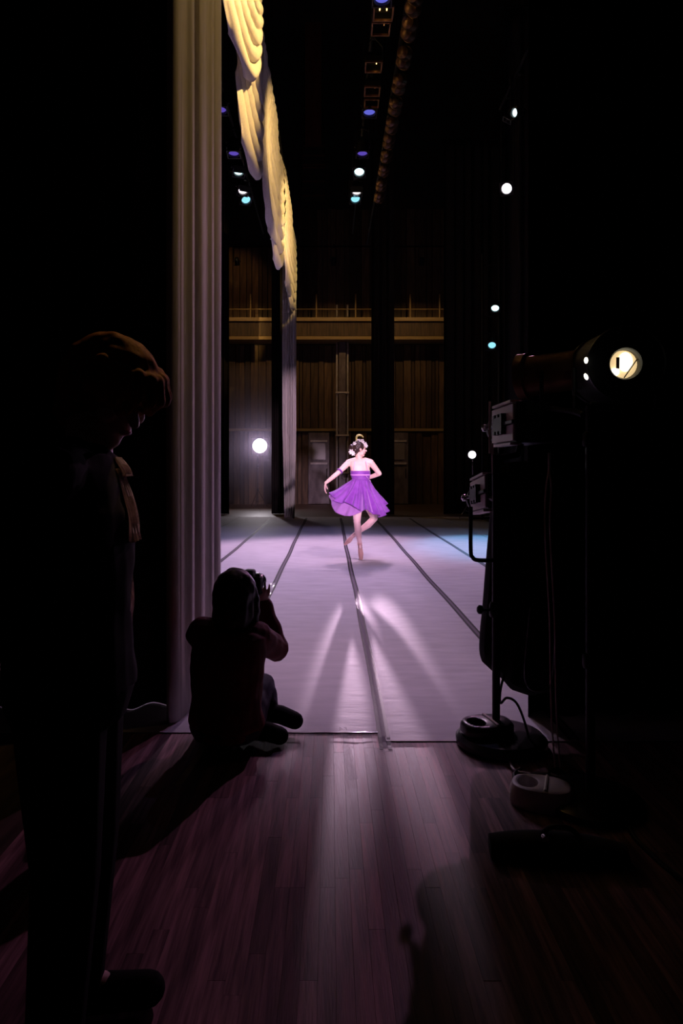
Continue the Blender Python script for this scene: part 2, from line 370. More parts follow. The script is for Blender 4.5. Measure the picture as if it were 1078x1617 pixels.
# ------------------------------------------------------------------ curtains
def drape(name, label, cat, path, z0, z1, m, nz=30, n=160, thick=.004, gather=None, group=None, wob=.012, seed=1):
    pts = spline(path, n); g = []; c = sum(pts, V()) / n
    for k in range(nz + 1):
        z = z0 + (z1 - z0) * k / nz; row = []
        for j, p in enumerate(pts):
            q = V((p.x, p.y, 0)) + V((noise.noise(V((j * .06, z * .35, seed))), noise.noise(V((j * .06, z * .35, seed + 9))), 0)) * wob
            if gather: s = gather(z); q = V((c.x, c.y, 0)) + (q - V((c.x, c.y, 0))) * s
            row.append(V((q.x, q.y, z)))
        g.append(row)
    o = MB().grid(g).build(name, m, smooth=True, solid=thick, auto=80)
    return setp(o, label, cat, group)
def zig(x0, y0, x1, y1, nf, amp, seed=0):
    r = random.Random(seed); a, b = V((x0, y0, 0)), V((x1, y1, 0)); d = (b - a).normalized(); n_ = V((-d.y, d.x, 0)); out = []
    for k in range(2 * nf + 1):
        t = (k + (r.uniform(-.3, .3) if 0 < k < 2 * nf else 0)) / (2 * nf)
        out.append(a.lerp(b, t) + n_ * amp * (1 if k % 2 else -1) * r.uniform(.6, 1.2))
    return out
# near white leg on the left
nl = [(-.80, 3.66, 0), (-.868, 3.64, 0), (-.852, 3.60, 0), (-.815, 3.62, 0), (-.800, 3.68, 0), (-.792, 3.74, 0), (-.768, 3.78, 0), (-.772, 3.86, 0), (-.79, 3.90, 0), (-.785, 3.93, 0), (-.752, 3.94, 0),
      (-.742, 4.0, 0), (-.748, 4.07, 0), (-.738, 4.12, 0), (-.722, 4.16, 0), (-.728, 4.24, 0), (-.735, 4.27, 0), (-.718, 4.29, 0), (-.706, 4.34, 0), (-.708, 4.40, 0), (-.73, 4.44, 0), (-.80, 4.46, 0)]
drape('white_curtain_leg', 'near white curtain with long vertical folds beside the seated photographer', 'curtain', nl, .01, 9.5, M['white_cloth'], n=200, wob=.006)
batten('pipe carrying the near white curtain, above the frame', (-1.2, 3.95, 9.53), (-.3, 3.95, 9.53), ncab=2)
# far white leg
drape('white_curtain_leg', 'far white curtain hanging across the stage below the swags', 'curtain', zig(P(446, 0, 18.1).x, 18.15, P(468, 0, 18.1).x, 18.1, 5, .05, 3), .02, 7.25, M['white_cloth'],
      gather=lambda z: 1 if z > 2.5 else .72 + .28 * (z / 2.5) ** .8, n=120, wob=.02, seed=4)
# black masking drapes
drape('black_masking_curtain', 'black curtain at the left behind the standing person', 'curtain', zig(-4.4, 3.9, -.875, 3.86, 15, .05, 5), .01, 9.6, M['black_cloth'], n=260, seed=6, group='black masking curtains')
batten('pipe above the black curtain at left', (-4.6, 3.88, 9.63), (-.85, 3.88, 9.63), ncab=3)
drape('black_masking_curtain', 'black curtain at the right behind the warm spotlight', 'curtain', zig(P(832, 0, 3.72).x, 3.74, 5.6, 3.9, 18, .05, 7), .0, 9.6, M['black_cloth'], n=260, seed=8, group='black masking curtains')
batten('pipe above the black curtain at right', (1.0, 3.78, 9.63), (5.7, 3.9, 9.63), ncab=3)
for (a, b, yy, lab) in ((336, 362, 20.2, 'narrow black curtain at far left beside the near white curtain edge'), (429, 449, 20.3, 'narrow black curtain behind the far white curtain'),
                        (586, 622, 20.0, 'tall black curtain right behind the dancer'), (700, 800, 20.1, 'wide black curtain behind the low stage light at right')):
    xa, xb = P(a, 0, yy).x, P(b, 0, yy).x
    drape('black_masking_curtain', lab, 'curtain', zig(xa, yy, xb, yy, max(3, int((xb - xa) * 4)), .05, a), .01, 11.0, M['black_cloth'], n=100, seed=a, group='black masking curtains')
    batten('pipe carrying the ' + lab.split(' beside')[0].split(' behind the far')[0].split(' right')[0].split(' behind the low')[0], (xa - .1, yy, 11.03), (xb + .1, yy, 11.03), ncab=2)
xa, xb = 3.05, 9
drape('black_masking_curtain', 'black curtain half way across at right beyond the lighting stand', 'curtain', zig(3.62, 14.3, 9, 14.3, 18, .06, 77), .01, 11.0, M['black_cloth'], n=260, seed=78, group='black masking curtains')
batten('pipe above the black curtain half way across at right', (3.5, 14.3, 11.03), (9, 14.3, 11.03), ncab=3)

# ------------------------------------------------------------------ swagged white border along the stage
def swag(label, y0, y1, x0, x1, zb, notch0, notch1, nf=9, ztop=7.4, seed=0):
    nu, nv = 60, 90; g = []
    for a in range(nv + 1):
        v = a / nv; row = []
        for b in range(nu + 1):
            u = b / nu; e = abs(2 * u - 1) ** 2.4
            bot = zb + (notch0 if u < .5 else notch1) * e
            sag = v ** 1.15
            z = ztop + (bot - ztop) * sag
            ph = v * nf + .25 * noise.noise(V((u * 3, v * 4, seed)))
            s = abs(math.sin(math.pi * ph)) ** .7
            belly = (1 - e)
            x = x0 + (x1 - x0) * u + (.02 + .085 * belly * (.3 + .7 * v)) * (s - .5) * 1.1 + .03 * math.sin(v * 3.1)
            x += .012 * math.sin(u * 60 + 6 * noise.noise(V((u * 5, v * 2, seed)))) * (1 - v) 
            row.append(V((x, y0 + (y1 - y0) * u, z - .05 * s * belly)))
        g.append(row)
    o = MB().grid(g).build('swag_border', M['white_cloth'], smooth=True, solid=.004, auto=80)
    setp(o, label, 'curtain', 'white swags of the stage border')
SW = [('nearest white swag of the overhead border, cut by the frame top', 5.9, 8.1, -1.0, -.84, 5.55, .35, .5),
      ('second white swag overhead, ending in a rounded tip', 7.35, 9.55, -1.02, -.965, 5.12, .5, .3),
      ('third white swag overhead, long one starting at the notch', 9.3, 11.75, -.95, -.93, 5.05, 1.5, .15),
      ('fourth white swag overhead, with rounded tip below the long one', 11.5, 13.75, -1.02, -.95, 5.1, .35, .6),
      ('fifth white swag overhead, its narrow tip lowest in view', 13.5, 16.0, -.925, -.92, 5.2, .5, .2),
      ('farthest white swag overhead, against the far white curtain', 15.8, 18.0, -1.0, -.93, 5.3, .3, .3)]
for k, s_ in enumerate(SW): swag(*s_, seed=k * 3.7)
batten('pipe carrying the white swagged border', (-.95, 5.0, 7.42), (-.95, 18.3, 7.42), ncab=6)

# ================================================================== lamps
def orient(aim):
    f = V(aim).normalized(); r = f.cross(V((0, 0, 1)))
    r = r.normalized() if r.length > .01 else V((1, 0, 0))
    return f, r, r.cross(f).normalized()
def spot(parent, pos, aim, col, power, ang, blend=.6, size=.07):
    ld = bpy.data.lights.new('spot_beam', 'SPOT'); ld.energy = power; ld.color = col; ld.spot_size = math.radians(ang); ld.spot_blend = blend; ld.shadow_soft_size = size
    o = bpy.data.objects.new('spot_beam', ld); COL.objects.link(o)
    o.rotation_euler = V(aim).to_track_quat('-Z', 'Y').to_euler(); o.location = V(pos) - wloc(parent); o.parent = parent; return o
def par_can(label, lens, aim, lm=None, hang=None, group=None, name='par_can', R=.105, ln=.30, visor=0, power=0, col=WHITE, ang=45, blend=.7, house='black', barn=False):
    """round stage lamp: lens centre and aim; hang = height of the pipe above (None: carried from below by stand)"""
    lens = V(lens); f, r, u = orient(aim); back = lens - f * ln
    base = V((lens.x, lens.y, hang)) if hang else lens - f * ln * .5
    if hang: base = V(((lens - f * ln * .5).x, (lens - f * ln * .5).y, hang))
    t = thing(name, label, 'stage light', base, group)
    h = MB().lathe([(R * .55, 0), (R * .8, .03), (R * .92, .08), (R, .12), (R, ln), (R * 1.04, ln), (R * 1.04, ln + .012), (R * .96, ln + .012), (R * .94, ln - .03), (R * .2, ln - .06)], back - f * .0, f, 28)
    hob = h.build('housing', M[house], t)
    ls = MB().lathe([(R * .92, 0), (R * .88, .012), (R * .6, .024), (R * .2, .03)], lens - f * .035, f, 28)
    ls.build('lens', lm or M['blackgloss'], hob)
    g = MB(); s_ = R * 1.12
    for a_, b_ in ((r, u), (u, r)):
        for q in (-1, 1): g.box(lens + f * .018 + a_ * q * s_, (1, 1, 1), Matrix((a_ * .018, b_ * (2 * s_ + .018), f * .008)).transposed())
    g.build('gel_frame', M[house], hob, smooth=False)
    mid = lens - f * ln * .45
    if hang:
        y = MB(); top = V((base.x, base.y, hang - .05))
        pts = [mid + r * (R + .02), mid + r * (R + .02) + V((0, 0, max(.05, (hang - .06 - mid.z) * .9))), top + r * .03, top - r * .03, mid - r * (R + .02) + V((0, 0, max(.05, (hang - .06 - mid.z) * .9))), mid - r * (R + .02)]
        y.tube(pts, .011, 6); y.build('yoke', M['black'], t)
        c = MB(); c.box((base.x, base.y, hang - .0), (.05, .07, .12)); c.build('clamp', M['black'], t, smooth=False, bevel=.006)
    else:
        y = MB(); pts = [mid + r * (R + .02), mid + r * (R + .02) - V((0, 0, R + .08)), mid - r * (R + .02) - V((0, 0, R + .08)), mid - r * (R + .02)]
        y.tube(pts, .011, 6); y.build('yoke', M['black'], t)
    for q in (-1, 1): MB().lathe([(.018, 0), (.024, .01), (.024, .025), (.012, .03)], mid + r * q * (R + .012), r * q, 10).build('knob', M['black'], t)
    if visor:
        MB().box(lens + f * .07 + u * (R * (1 - visor)), (1, 1, 1), Matrix((r * R * 2.3, (f * .8 - u * .6).normalized() * .13, (f * .6 + u * .8) * .004)).transposed()).build('barn_door', M['black'], t, smooth=False)
    if barn:
        for a_, b_ in ((r, u), (-r, u), (u, r), (-u, r)):
            MB().box(lens + f * .08 + a_ * R * 1.3, (1, 1, 1), Matrix((b_ * R * 2, (f + a_ * .35).normalized() * .13, (a_ - f * .35).normalized() * .004)).transposed()).build('barn_door', M['black'], t, smooth=False)
    if power: spot(t, lens + f * .16, f, col, power, ang, blend, .045)
    return t
LZ, BZ = 7.2, 7.72
def lampY(py, z=LZ): return (z - CH) * F / (HY - py)
batten('lighting batten over the dancer', (.60, 4.0, BZ), (.60, 18.5, BZ), ncab=6)
batten('lighting batten beyond the white swags', (-1.82, 4.0, BZ), (-1.82, 18.5, BZ), ncab=6)
def far_aim(y, z, half, x, edge=1.9):
    th = math.atan((y - edge) / z) - math.radians(half); return (x, y - z * math.tan(th))
rows = [  # px, py, lens, where, aim target (X, Y), power, colour, angle, visor
    (603, -2, 'blue', 'at the very top edge of the frame', None, PW['batten_blue'], BLUE, 70, 0),
    (583, 178, 'blue', 'glowing blue below the square floods', None, PW['batten_blue'], BLUE, 70, 0),
    (572, 243, 'violet', 'dim violet above the white trio', None, PW['batten_blue'], BLUE, 70, 0),
    (567, 272, 'whitecyan', 'round bright one on top of the trio', far_aim(13.5, 7.2, 28.5, .2), PW['batten'] * .75, PINK, 57, 0),
    (563, 302, 'white', 'half shaded white one in the middle of the trio', far_aim(14.4, 7.2, 28, .6), PW['batten'] * 1.7, PINK, 56, .06),
    (561, 314.5, 'cyan', 'cyan one at the bottom of the trio', far_aim(14.8, 7.2, 28.5, 1.0), PW['batten'] * .9, VIOLET, 57, 0)]
for px, py, lm, wh, tg, pw, c, ang, vz in rows:
    yy = lampY(py); ln = P(px, py, yy)
    aim = V((0, 0, -1)) + V((0, -.12, 0)) if tg is None else V((tg[0], tg[1], 0)) - ln
    par_can('round stage light over the dancer, ' + wh, ln, aim, LENS[lm], BZ, 'lamps on the batten over the dancer', power=pw, col=c, ang=ang, visor=vz, blend=.38)
rows = [(348, 174, 'violet', 'single dim violet one nearest the curtain edge', None, PW['batten_blue'], BLUE, 70, 0),
        (369, 243, 'violet', 'dim violet one above the bright trio', None, PW['batten_blue'], BLUE, 70, 0),
        (377, 271, 'whitecyan', 'bright one on top of the trio', far_aim(13.5, 7.2, 28.5, -.6), PW['batten'] * .6, PINK, 57, .04),
        (384, 301, 'white', 'white one in the middle of the trio', far_aim(14.4, 7.2, 28.5, .2), PW['batten'] * .7, VIOLET, 57, .08),
        (388.5, 316, 'cyan', 'cyan one at the bottom of the trio', far_aim(14.8, 7.2, 28, .4), PW['batten'] * .7, PINK, 56, 0)]
for px, py, lm, wh, tg, pw, c, ang, vz in rows:
    yy = lampY(py); ln = P(px, py, yy)
    aim = V((0, 0, -1)) + V((0, -.12, 0)) if tg is None else V((tg[0], tg[1], 0)) - ln
    par_can('round stage light left of the swags, ' + wh, ln, aim, LENS[lm], BZ, 'lamps on the batten left of the swags', power=pw, col=c, ang=ang, visor=vz, blend=.38)
# square floods on the middle batten
FIL = emis('warm_glow', (1, .55, .15), 6.0); GLOWD = emis('dim_glow', (1, .4, .12), .5)
M['frame'] = noisy(mat('worn_flood_frame', (.22, .10, .05), .4, .5), (.16, .07, .035), (.28, .14, .07), sc=12)
for (x0, y0, x1, y1, hot, wh) in ((589, 13, 621, 30, 2, 'topmost one with two warm glints'), (586, 38, 616, 53, 0, 'second from the top, dark inside'), (576, 95, 603, 116, 1, 'middle one with one warm glint'),
                                  (575, 138, 600, 150, 0, 'fourth from the top'), (575, 157, 598, 169, 0, 'lowest one, right above the blue light')):
    px, py = (x0 + x1) / 2, (y0 + y1) / 2; yy = lampY(py, 7.25); c = P(px, py, yy); s = (x1 - x0) / F * yy / 2
    f, r, u = orient((0, -.06, -1)); t = thing('square_flood', 'square flood lamp hanging over the dancer, ' + wh, 'stage light', (c.x, c.y, BZ), 'square floods on the middle batten')
    fr = MB(); b = c - f * .16
    for a_, b_ in ((r, u), (u, r)):
        for q in (-1, 1): fr.box(c + a_ * q * s * .93, (1, 1, 1), Matrix((a_ * s * .14, b_ * 2 * s, f * .03)).transposed())
    fr.build('frame', M['frame'], t, smooth=False)
    hs = MB(); rs = []
    for (dd, k) in ((0.01, .96), (-.10, .9), (-.18, .55)): rs.append([c + f * dd + r * k * s * a_ + u * k * s * b_ for a_, b_ in ((-1, -1), (1, -1), (1, 1), (-1, 1))])
    hs.rings(rs, caps=False); hs.add([rs[-1][0], rs[-1][1], rs[-1][2], rs[-1][3]], [(0, 1, 2, 3)]); hs.build('housing', M['black'], t, smooth=False, solid=.004)
    for k in range(max(1, hot)):
        MB().tube([c - f * .06 + r * (-.35 + .7 * k) * s - u * .02, c - f * .06 + r * (-.35 + .7 * k) * s + u * .03], .007 if hot else .005, 8).build('bulb', FIL if hot else GLOWD, t)  # glowing bulbs stand in for glints reflected inside the unlit floods
    MB().tube([c - f * .1 + r * (s + .01), c - f * .1 + r * (s + .01) + V((0, 0, .2)), V((c.x, c.y, BZ - .03)), c - f * .1 - r * (s + .01) + V((0, 0, .2)), c - f * .1 - r * (s + .01)], .01, 6).build('yoke', M['black'], t)
    MB().box((c.x, c.y, BZ), (.05, .07, .12)).build('clamp', M['black'], t, smooth=False)
# batten with twin lamp cans at right
batten('batten with the row of brown twin cans', (.99, 4.0, 7.42), (.99, 18.5, 7.42), ncab=6)
for k, py in enumerate((4, 45, 91, 133, 168, 198, 223, 246, 268, 292, 311)):
    yy = lampY(py, 7.0); c = P(HX + .177 * (HY - py), py, yy)
    wh = ['at the frame top', 'second from the top', 'third from the top', 'fourth from the top', 'fifth from the top', 'sixth from the top', 'in the middle of the dim stretch', 'with bright glints', 'just below the glinting one', 'second from the far end', 'at the far end'][k]
    t = thing('twin_can_lamp', 'brown twin can lamp on the right hand batten, ' + wh, 'stage light', (c.x, c.y, 7.42), 'twin can lamps on the right batten')
    for q in (-1, 1):
        cc = c + V((0, q * .105, 0)); f = V((.35, .8, .35)).normalized()
        MB().lathe([(.03, 0), (.075, .03), (.088, .09), (.088, .2), (.094, .2), (.094, .21), (.08, .21), (.07, .1)], cc - f * .12, f, 18).build('can', M['dimbrown'], t)
        MB().tube([cc - f * .1, V((c.x, cc.y, 7.42))], .01, 6).build('hanger', M['black'], t)
    MB().box((c.x, c.y, 7.41), (.06, .3, .08)).build('clamp_bar', M['black'], t, smooth=False, bevel=.006)
# right hand lamps: two high on a pipe, two on a ladder tower, one on a low stand
batten('short lighting batten high at the right', (3.27, 11.2, 8.3), (3.27, 13.2, 8.3), ncab=2)
par_can('small stage light high at right with half moon glow, topmost', P(812, 178, 11.9), (-.9, -.5, -.35), LENS['side'], 8.3, 'lamps high at the right', R=.075, ln=.26)
par_can('stage light at right seen edge on with a thin glint', P(801, 189, 12.22), (-.5, .1, -.8), M['chrome'], 8.3, 'lamps high at the right', R=.07, ln=.24)
par_can('bright round white light below the half moon light at right', P(799.5, 298, 12.6), V((-.75, 4.1, 1.3)) - P(799.5, 298, 12.6), LENS['white'], 8.3, 'lamps high at the right', R=.10, power=480, col=(.88, .40, .74), ang=26, blend=.8)
tw = thing('lighting_ladder', 'tall black lighting ladder at the right of the stage', 'ladder', (4.2, 17.95, 0))
for dx in (-.22, .22): MB().tube([V((4.2 + dx, 17.95, 0)), V((4.2 + dx, 17.95, 7.0))], .03).build('upright', M['black'], tw)
for k in range(15): MB().tube([V((3.98, 17.95, .4 + k * .45)), V((4.42, 17.95, .4 + k * .45))], .018).build('rung', M['black'], tw)
for q in (-1, 1): MB().tube([V((4.2, 17.95, .1)), V((4.2, 17.95 + q * .6, .03))], .025).build('foot', M['black'], tw)
MB().tube([V((3.7, 17.95, .05)), V((4.7, 17.95, .05))], .03).build('foot', M['black'], tw)
for px, py, lm, lab in ((781.5, 487, 'whitecyan', 'upper pale blue round light on the ladder at right'), (776.5, 545.5, 'cyan', 'lower cyan round light on the ladder at right')):
    par_can(lab, P(px, py, 17.5), V((2.7, 12.2, 0)) - P(px, py, 17.5), LENS[lm], None, 'lamps on the ladder', power=900, col=(.15, .55, 1), ang=24)
def tripod(label, x, y, h, spread=.35, hub=.55):
    t = thing('light_stand', label, 'stand', (x, y, 0)); b = V((x, y, 0))
    MB().tube([b + V((0, 0, .12)), b + V((0, 0, h))], .017).build('pole', M['chrome'], t)
    MB().lathe([(.03, 0), (.035, .02), (.035, .08), (.03, .1)], b + V((0, 0, hub)), n=12).build('collar', M['black'], t)
    MB().lathe([(.03, 0), (.03, .06)], b + V((0, 0, h * .72)), n=12).build('collar', M['black'], t)
    for k in range(3):
        a = math.radians(20 + 120 * k); e = b + V((math.cos(a), math.sin(a), 0)) * spread
        MB().tube([b + V((0, 0, hub + .05)), e + V((0, 0, .012))], .012, 6).build('leg', M['chrome'], t)
        MB().tube([b + V((0, 0, .16)), b.lerp(e, .55) + V((0, 0, hub * .42))], .008, 6).build('brace', M['chrome'], t)
    return t
# bright flood on tripod at far left
fl = P(410, 704, 23.9)
tripod('chrome tripod light stand under the glaring flood light', fl.x - .08, 24.05, fl.z - .2, .34)
par_can('glaring white flood light on the far tripod stand', fl, V((.55, -14, -.9)), LENS['flood'], None, None, 'flood_light', R=.27, ln=.22, power=PW['flood'], col=WHITE, ang=150, barn=False)
# low side light at right
sl = P(745, 718, 18.0)
tripod('dark tripod stand under the small white light at right', sl.x + .05, 18.17, sl.z - .14, .4)
par_can('small white stage light low at the right edge of the stage', sl, V((-.70, 3.9, 1.9)) - sl, LENS['white'], None, None, R=.11, power=PW['leg'], col=(.85, .5, .9), ang=18, blend=.8)
# two low lamps of the far wing hidden behind the dancer
for px, lab in ((562, 'low stage light in the far wing behind the back of the dancer, left one'), (579, 'low stage light in the far wing behind the back of the dancer, right one')):
    p = P(px, 743, 18.6); par_can(lab, p, V(((.47 if px < 570 else .03) - p.x, 3.55 - p.y, -math.tan(math.radians(5.45)) * 15)), LENS['white'], None, 'low lamps behind the dancer', R=.085, ln=.24, power=PW['low'], col=PINK, ang=2.3, blend=.8)
    tripod('thin stand behind the skirt of the dancer, ' + ('left one' if px < 570 else 'right one'), p.x, 18.72, p.z - .12, .22, .4)

# warm lamps that light the white border, hung above the near edge of the stage (out of frame)
batten('pipe with the warm lamps above the near stage edge', (-1.2, 4.4, 7.9), (3.6, 4.4, 7.9), ncab=3)
batten('short pipe high at the right with two warm lamps, above the frame', (1.5, 5.9, 6.9), (2.9, 5.9, 6.9), ncab=2)
for (x_, y_, z_, ty, tz, pw, an, wh) in ((2.1, 4.5, 7.35, 7.0, 6.2, 2700, 34, 'one for the nearest swags'), (1.95, 6.0, 6.3, 11.6, 6.2, 1850, 27, 'one for the middle swags'), (2.4, 6.0, 6.3, 15.0, 6.35, 7000, 14, 'one for the farthest swags')):
    p = V((x_, y_, z_)); par_can('warm lamp above the stage lighting the swags, ' + wh, p, V((-.95, ty, tz)) - p, FIL, 7.9 if z_ > 7 else 6.9, 'warm lamps for the swags', power=pw, col=WARM, ang=an, blend=.5)
p = V((1.72, 4.5, 7.35)); par_can('warm lamp above the near stage edge aimed at the near white curtain', p, V((-.66, 3.95, 4.4)) - p, FIL, 7.9, power=150, col=WARM, ang=40, blend=.8)
p = V((2.5, 4.5, 7.35)); par_can('pink lamp above the near stage edge aimed at the dancer', p, V((.45, 10.0, .9)) - p, LENS['white'], 7.9, power=PW['key'], col=PINK, ang=22, blend=.9)
p = V((.30, 4.5, 7.35)); par_can('added violet lamp above the near stage edge aimed at the far white curtain', p, V((-1.08, 18.1, 2.7)) - p, LENS['violet'], 7.9, power=3600, col=(.95, .62, .85), ang=11, blend=.8)  # unseen lamp added to brighten the far white curtain
p = V((.60, 7.3, 7.3)); par_can('added warm lamp above the frame for the hair rim of the standing person', p, V((-.42, 1.62, 1.62)) - p, FIL, BZ, power=430, col=WARM, ang=6.5, blend=.8)  # unseen lamp added for an orange rim on the standing person's hair
p = V((2.9, 4.5, 7.35)); par_can('cyan lamp above the near stage edge aimed at the right mats', p, V((2.9, 12.5, 0)) - p, LENS['cyan'], 7.9, power=PW['cyanfloor'], col=(.2, .65, 1), ang=20, blend=.9)

# warm work lights at the gallery of the far wall
batten('pipe with the work lights in front of the gallery', (-5.0, 22.58, 8.7), (5.0, 22.58, 8.7), ncab=3)
for x_, lab in ((-3.1, 'left one'), (.1, 'middle one'), (3.0, 'right one')):
    par_can('dim work light hanging before the gallery of the far wall, ' + lab, V((x_, 22.6, 8.1)), V((0, .45, -1)), GLOWD, 8.7, 'work lights before the far wall', R=.08, ln=.24, power=60, col=(1, .58, .22), ang=125, blend=.5)
batten('high pipe with the single work light at the left of the far wall', (-4.6, 24.18, 12.5), (-2.6, 24.18, 12.5), ncab=2)
par_can('single dim work light high at the left of the far wall', V((-3.55, 24.2, 11.9)), V((0, .2, -1)), GLOWD, 12.5, R=.08, ln=.24, power=70, col=(1, .5, .16), ang=60, blend=.6)
# ================================================================== near lighting stand at right
SY = 3.36
def px_(px, py, y=SY): return P(px, py, y)
base = V((px_(783, 0).x, SY, 0))
ns = thing('lighting_stand', 'black lighting stand with round stacked base at the mat edge', 'stand', base)
MB().lathe([(.205, 0), (.218, .012), (.22, .035), (.20, .055), (.10, .062), (.03, .066)], base + V((.02, -.02, .0)), n=40).build('base', M['blackgloss'], ns)
MB().tube([base + V((0, 0, .06)), base + V((0, 0, 1.42))], .019, 12).build('pole', M['black'], ns)
MB().lathe([(.03, 0), (.034, .01), (.034, .06), (.026, .075)], base + V((0, 0, .62)), n=14).build('collar', M['black'], ns)
k = px_(762, 963); MB().tube([base + V((0, 0, k.z)), k], .008, 8).build('knob_stem', M['black'], ns)
MB().lathe([(.012, 0), (.022, .006), (.022, .02), (.012, .028)], k, V((-1, 0, .1)), 12).build('knob', M['black'], ns)
up = [px_(743, 800), px_(743, 868), px_(746, 880), px_(754, 884.5), px_(780, 885)]
MB().tube(spline(up, 24), .010, 8).build('bracket', M['black'], ns)
# grip weight lying on the base
def grip_weight(label, c, L_, W_, H_, rot, m, group=None):
    t = thing('stage_weight', label, 'weight', c, group); R = Matrix.Rotation(rot, 3, 'Z'); rs = []
    prof = [(1.0, 0), (1.04, .2), (1.02, .7), (.94, .95), (.86, 1.0)]
    def ring(s, z, n=36):
        out = []
        for k in range(n):
            a = 2 * math.pi * k / n; e = 2.6
            ca, sa = math.cos(a), math.sin(a)
            out.append(V(c) + R @ V((math.copysign(abs(ca) ** (2 / e), ca) * L_ / 2 * s, math.copysign(abs(sa) ** (2 / e), sa) * W_ / 2 * s, z)))
        return out
    def hole(s, z, n=36): return [V(c) + R @ V((-L_ * .22 + math.cos(2 * math.pi * k / n) * L_ * .17 * s, math.sin(2 * math.pi * k / n) * W_ * .3 * s, z)) for k in range(n)]
    rs = [ring(s, h * H_) for s, h in prof] + [hole(1.15, H_), hole(1, H_ * .95), hole(.95, H_ * .35), hole(.3, H_ * .3)]
    MB().rings(rs).build('body', m, t)
    MB().tube([V(c) + R @ V((L_ * .08, -W_ * .42, H_ + .002)), V(c) + R @ V((L_ * .08, W_ * .42, H_ + .002))], .006, 6).build('rib', M['grey'] if m is M['blackgloss'] else m, t)
    return t
grip_weight('black iron stage weight with grip hole on the stand base', base + V((-.05, -.02, .064)), .25, .19, .055, .25, M['blackgloss'])
grip_weight('pale grey iron weight with grip hole on the dark wood floor', V((P(858, 1262, 2.72).x, 2.75, 0)), .24, .17, .085, -.35, M['greyiron'])
# black canvas cover hanging from the stand
cov = [(788, 742), (783, 800), (776, 880), (770, 965), (766, 1012), (766, 1048), (776, 1061), (800, 1082), (818, 1100), (850, 1108), (880, 1098), (900, 1060), (905, 960), (900, 860), (892, 760), (880, 735), (830, 728)]
fr_, bk = [], []
m = MB(); pts = [px_(a, b, SY + .05) for a, b in cov]
pts = spline(pts, 68, closed=True); cc = sum(pts, V()) / len(pts)
rs = []
for s, d in ((.15, -.055), (.6, -.05), (.93, -.035), (1.0, 0), (.98, .04), (.6, .075), (.15, .08)):
    rs.append([cc + (p - cc) * s + V((0, d + .10 + .010 * math.sin(p.x * 60), 0)) for p in pts])
m.rings(rs); cv = m.build('equipment_cover', M['coverbag'])
setp(cv, 'black canvas cover hanging on the lighting stand at right', 'cover')
# fixtures on the stand
def box_lamp(label, xf, Y1, Y2, zc, h_, tilt, name='profile_spotlight'):
    """long square lamp head pointing across the stage; its pale left side is seen at a slant"""
    c = V((xf + .1, (Y1 + Y2) / 2, zc)); L_ = Y2 - Y1; t = thing(name, label, 'stage light', c - V((0, 0, h_ / 2)))
    R = Matrix.Rotation(tilt, 3, 'X'); B = lambda m, o, d: m.box(c + R @ V(o), d, R)
    B(MB(), (0, 0, 0), (.19, L_, h_ * .96)).build('housing', M['black'], t, smooth=False, bevel=.008)
    for q in (-1, 1): B(MB(), (-.099, 0, q * h_ * .24), (.012, L_ * .92, h_ * .38)).build('side_panel', M['grey'], t, smooth=False, bevel=.003)
    b = MB(); B(b, (-.115, 0, 0), (.03, L_ * .40, h_ * .34)); B(b, (-.112, 0, 0), (.02, L_ * 1.1, h_ * .08))
    for ky in (-.15, 0, .15):
        for q in (-1, 1): B(b, (-.115, L_ * ky, q * h_ * .2), (.03, L_ * .08, h_ * .10))
    b.build('bracket', M['black'], t, smooth=False, bevel=.002)
    for q in (-1, 1): B(MB(), (-.085, 0, q * h_ * .50), (.05, L_ * .8, .012)).build('edge_trim', M['grey'], t, smooth=False)
    f = R @ V((-.04, 1, 0)).normalized(); e = c + R @ V((0, L_ / 2, 0))
    MB().lathe([(.05, 0), (.072, .01), (.072, .16), (.082, .16), (.082, .19), (.07, .19), (.06, .12)], e, f, 24).build('barrel', M['black'], t)
    MB().lathe([(.062, 0), (.03, .012), (.01, .016)], e + f * .14, f, 24).build('lens', LENS['white'], t)
    MB().lathe([(.012, 0), (.02, .005), (.02, .02), (.01, .026)], c + R @ V((-.115, L_ * .62, 0)), V((-1, 0, 0)), 12).build('knob', M['chrome'], t)
    return t, e + f * .21
b1, l1 = box_lamp('upper spotlight on the near stand with pinkish lit side panels', .868, 3.22, 3.68, P(795, 670, 3.42).z, .205, 0)
b2, l2 = box_lamp('lower tilted spotlight on the near stand beside its bent bracket', .790, 3.46, 3.86, P(766, 781, 3.62).z, .19, -.12)
spot(b1, l1, V((.45, 10.05, 1.15)) - l1, PINK, 2200, 14, .9, .05)
spot(b2, l2, V((.45, 10.05, .75)) - l2, VIOLET, 500, 16, .9, .05)
MB().tube([base + V((0, 0, 1.40)), base + V((.12, .06, 1.42)), base + V((.155, .09, 1.50))], .016).build('arm', M['black'], ns)
MB().tube([base + V((0, 0, 1.20)), base + V((.0, .12, 1.20))], .016).build('arm', M['black'], ns)
MB().tube([px_(773, 634), px_(773, 716)], .006).build('rod', M['grey'], ns); MB().tube([px_(777, 700), px_(778, 745)], .006).build('rod', M['grey'], ns)
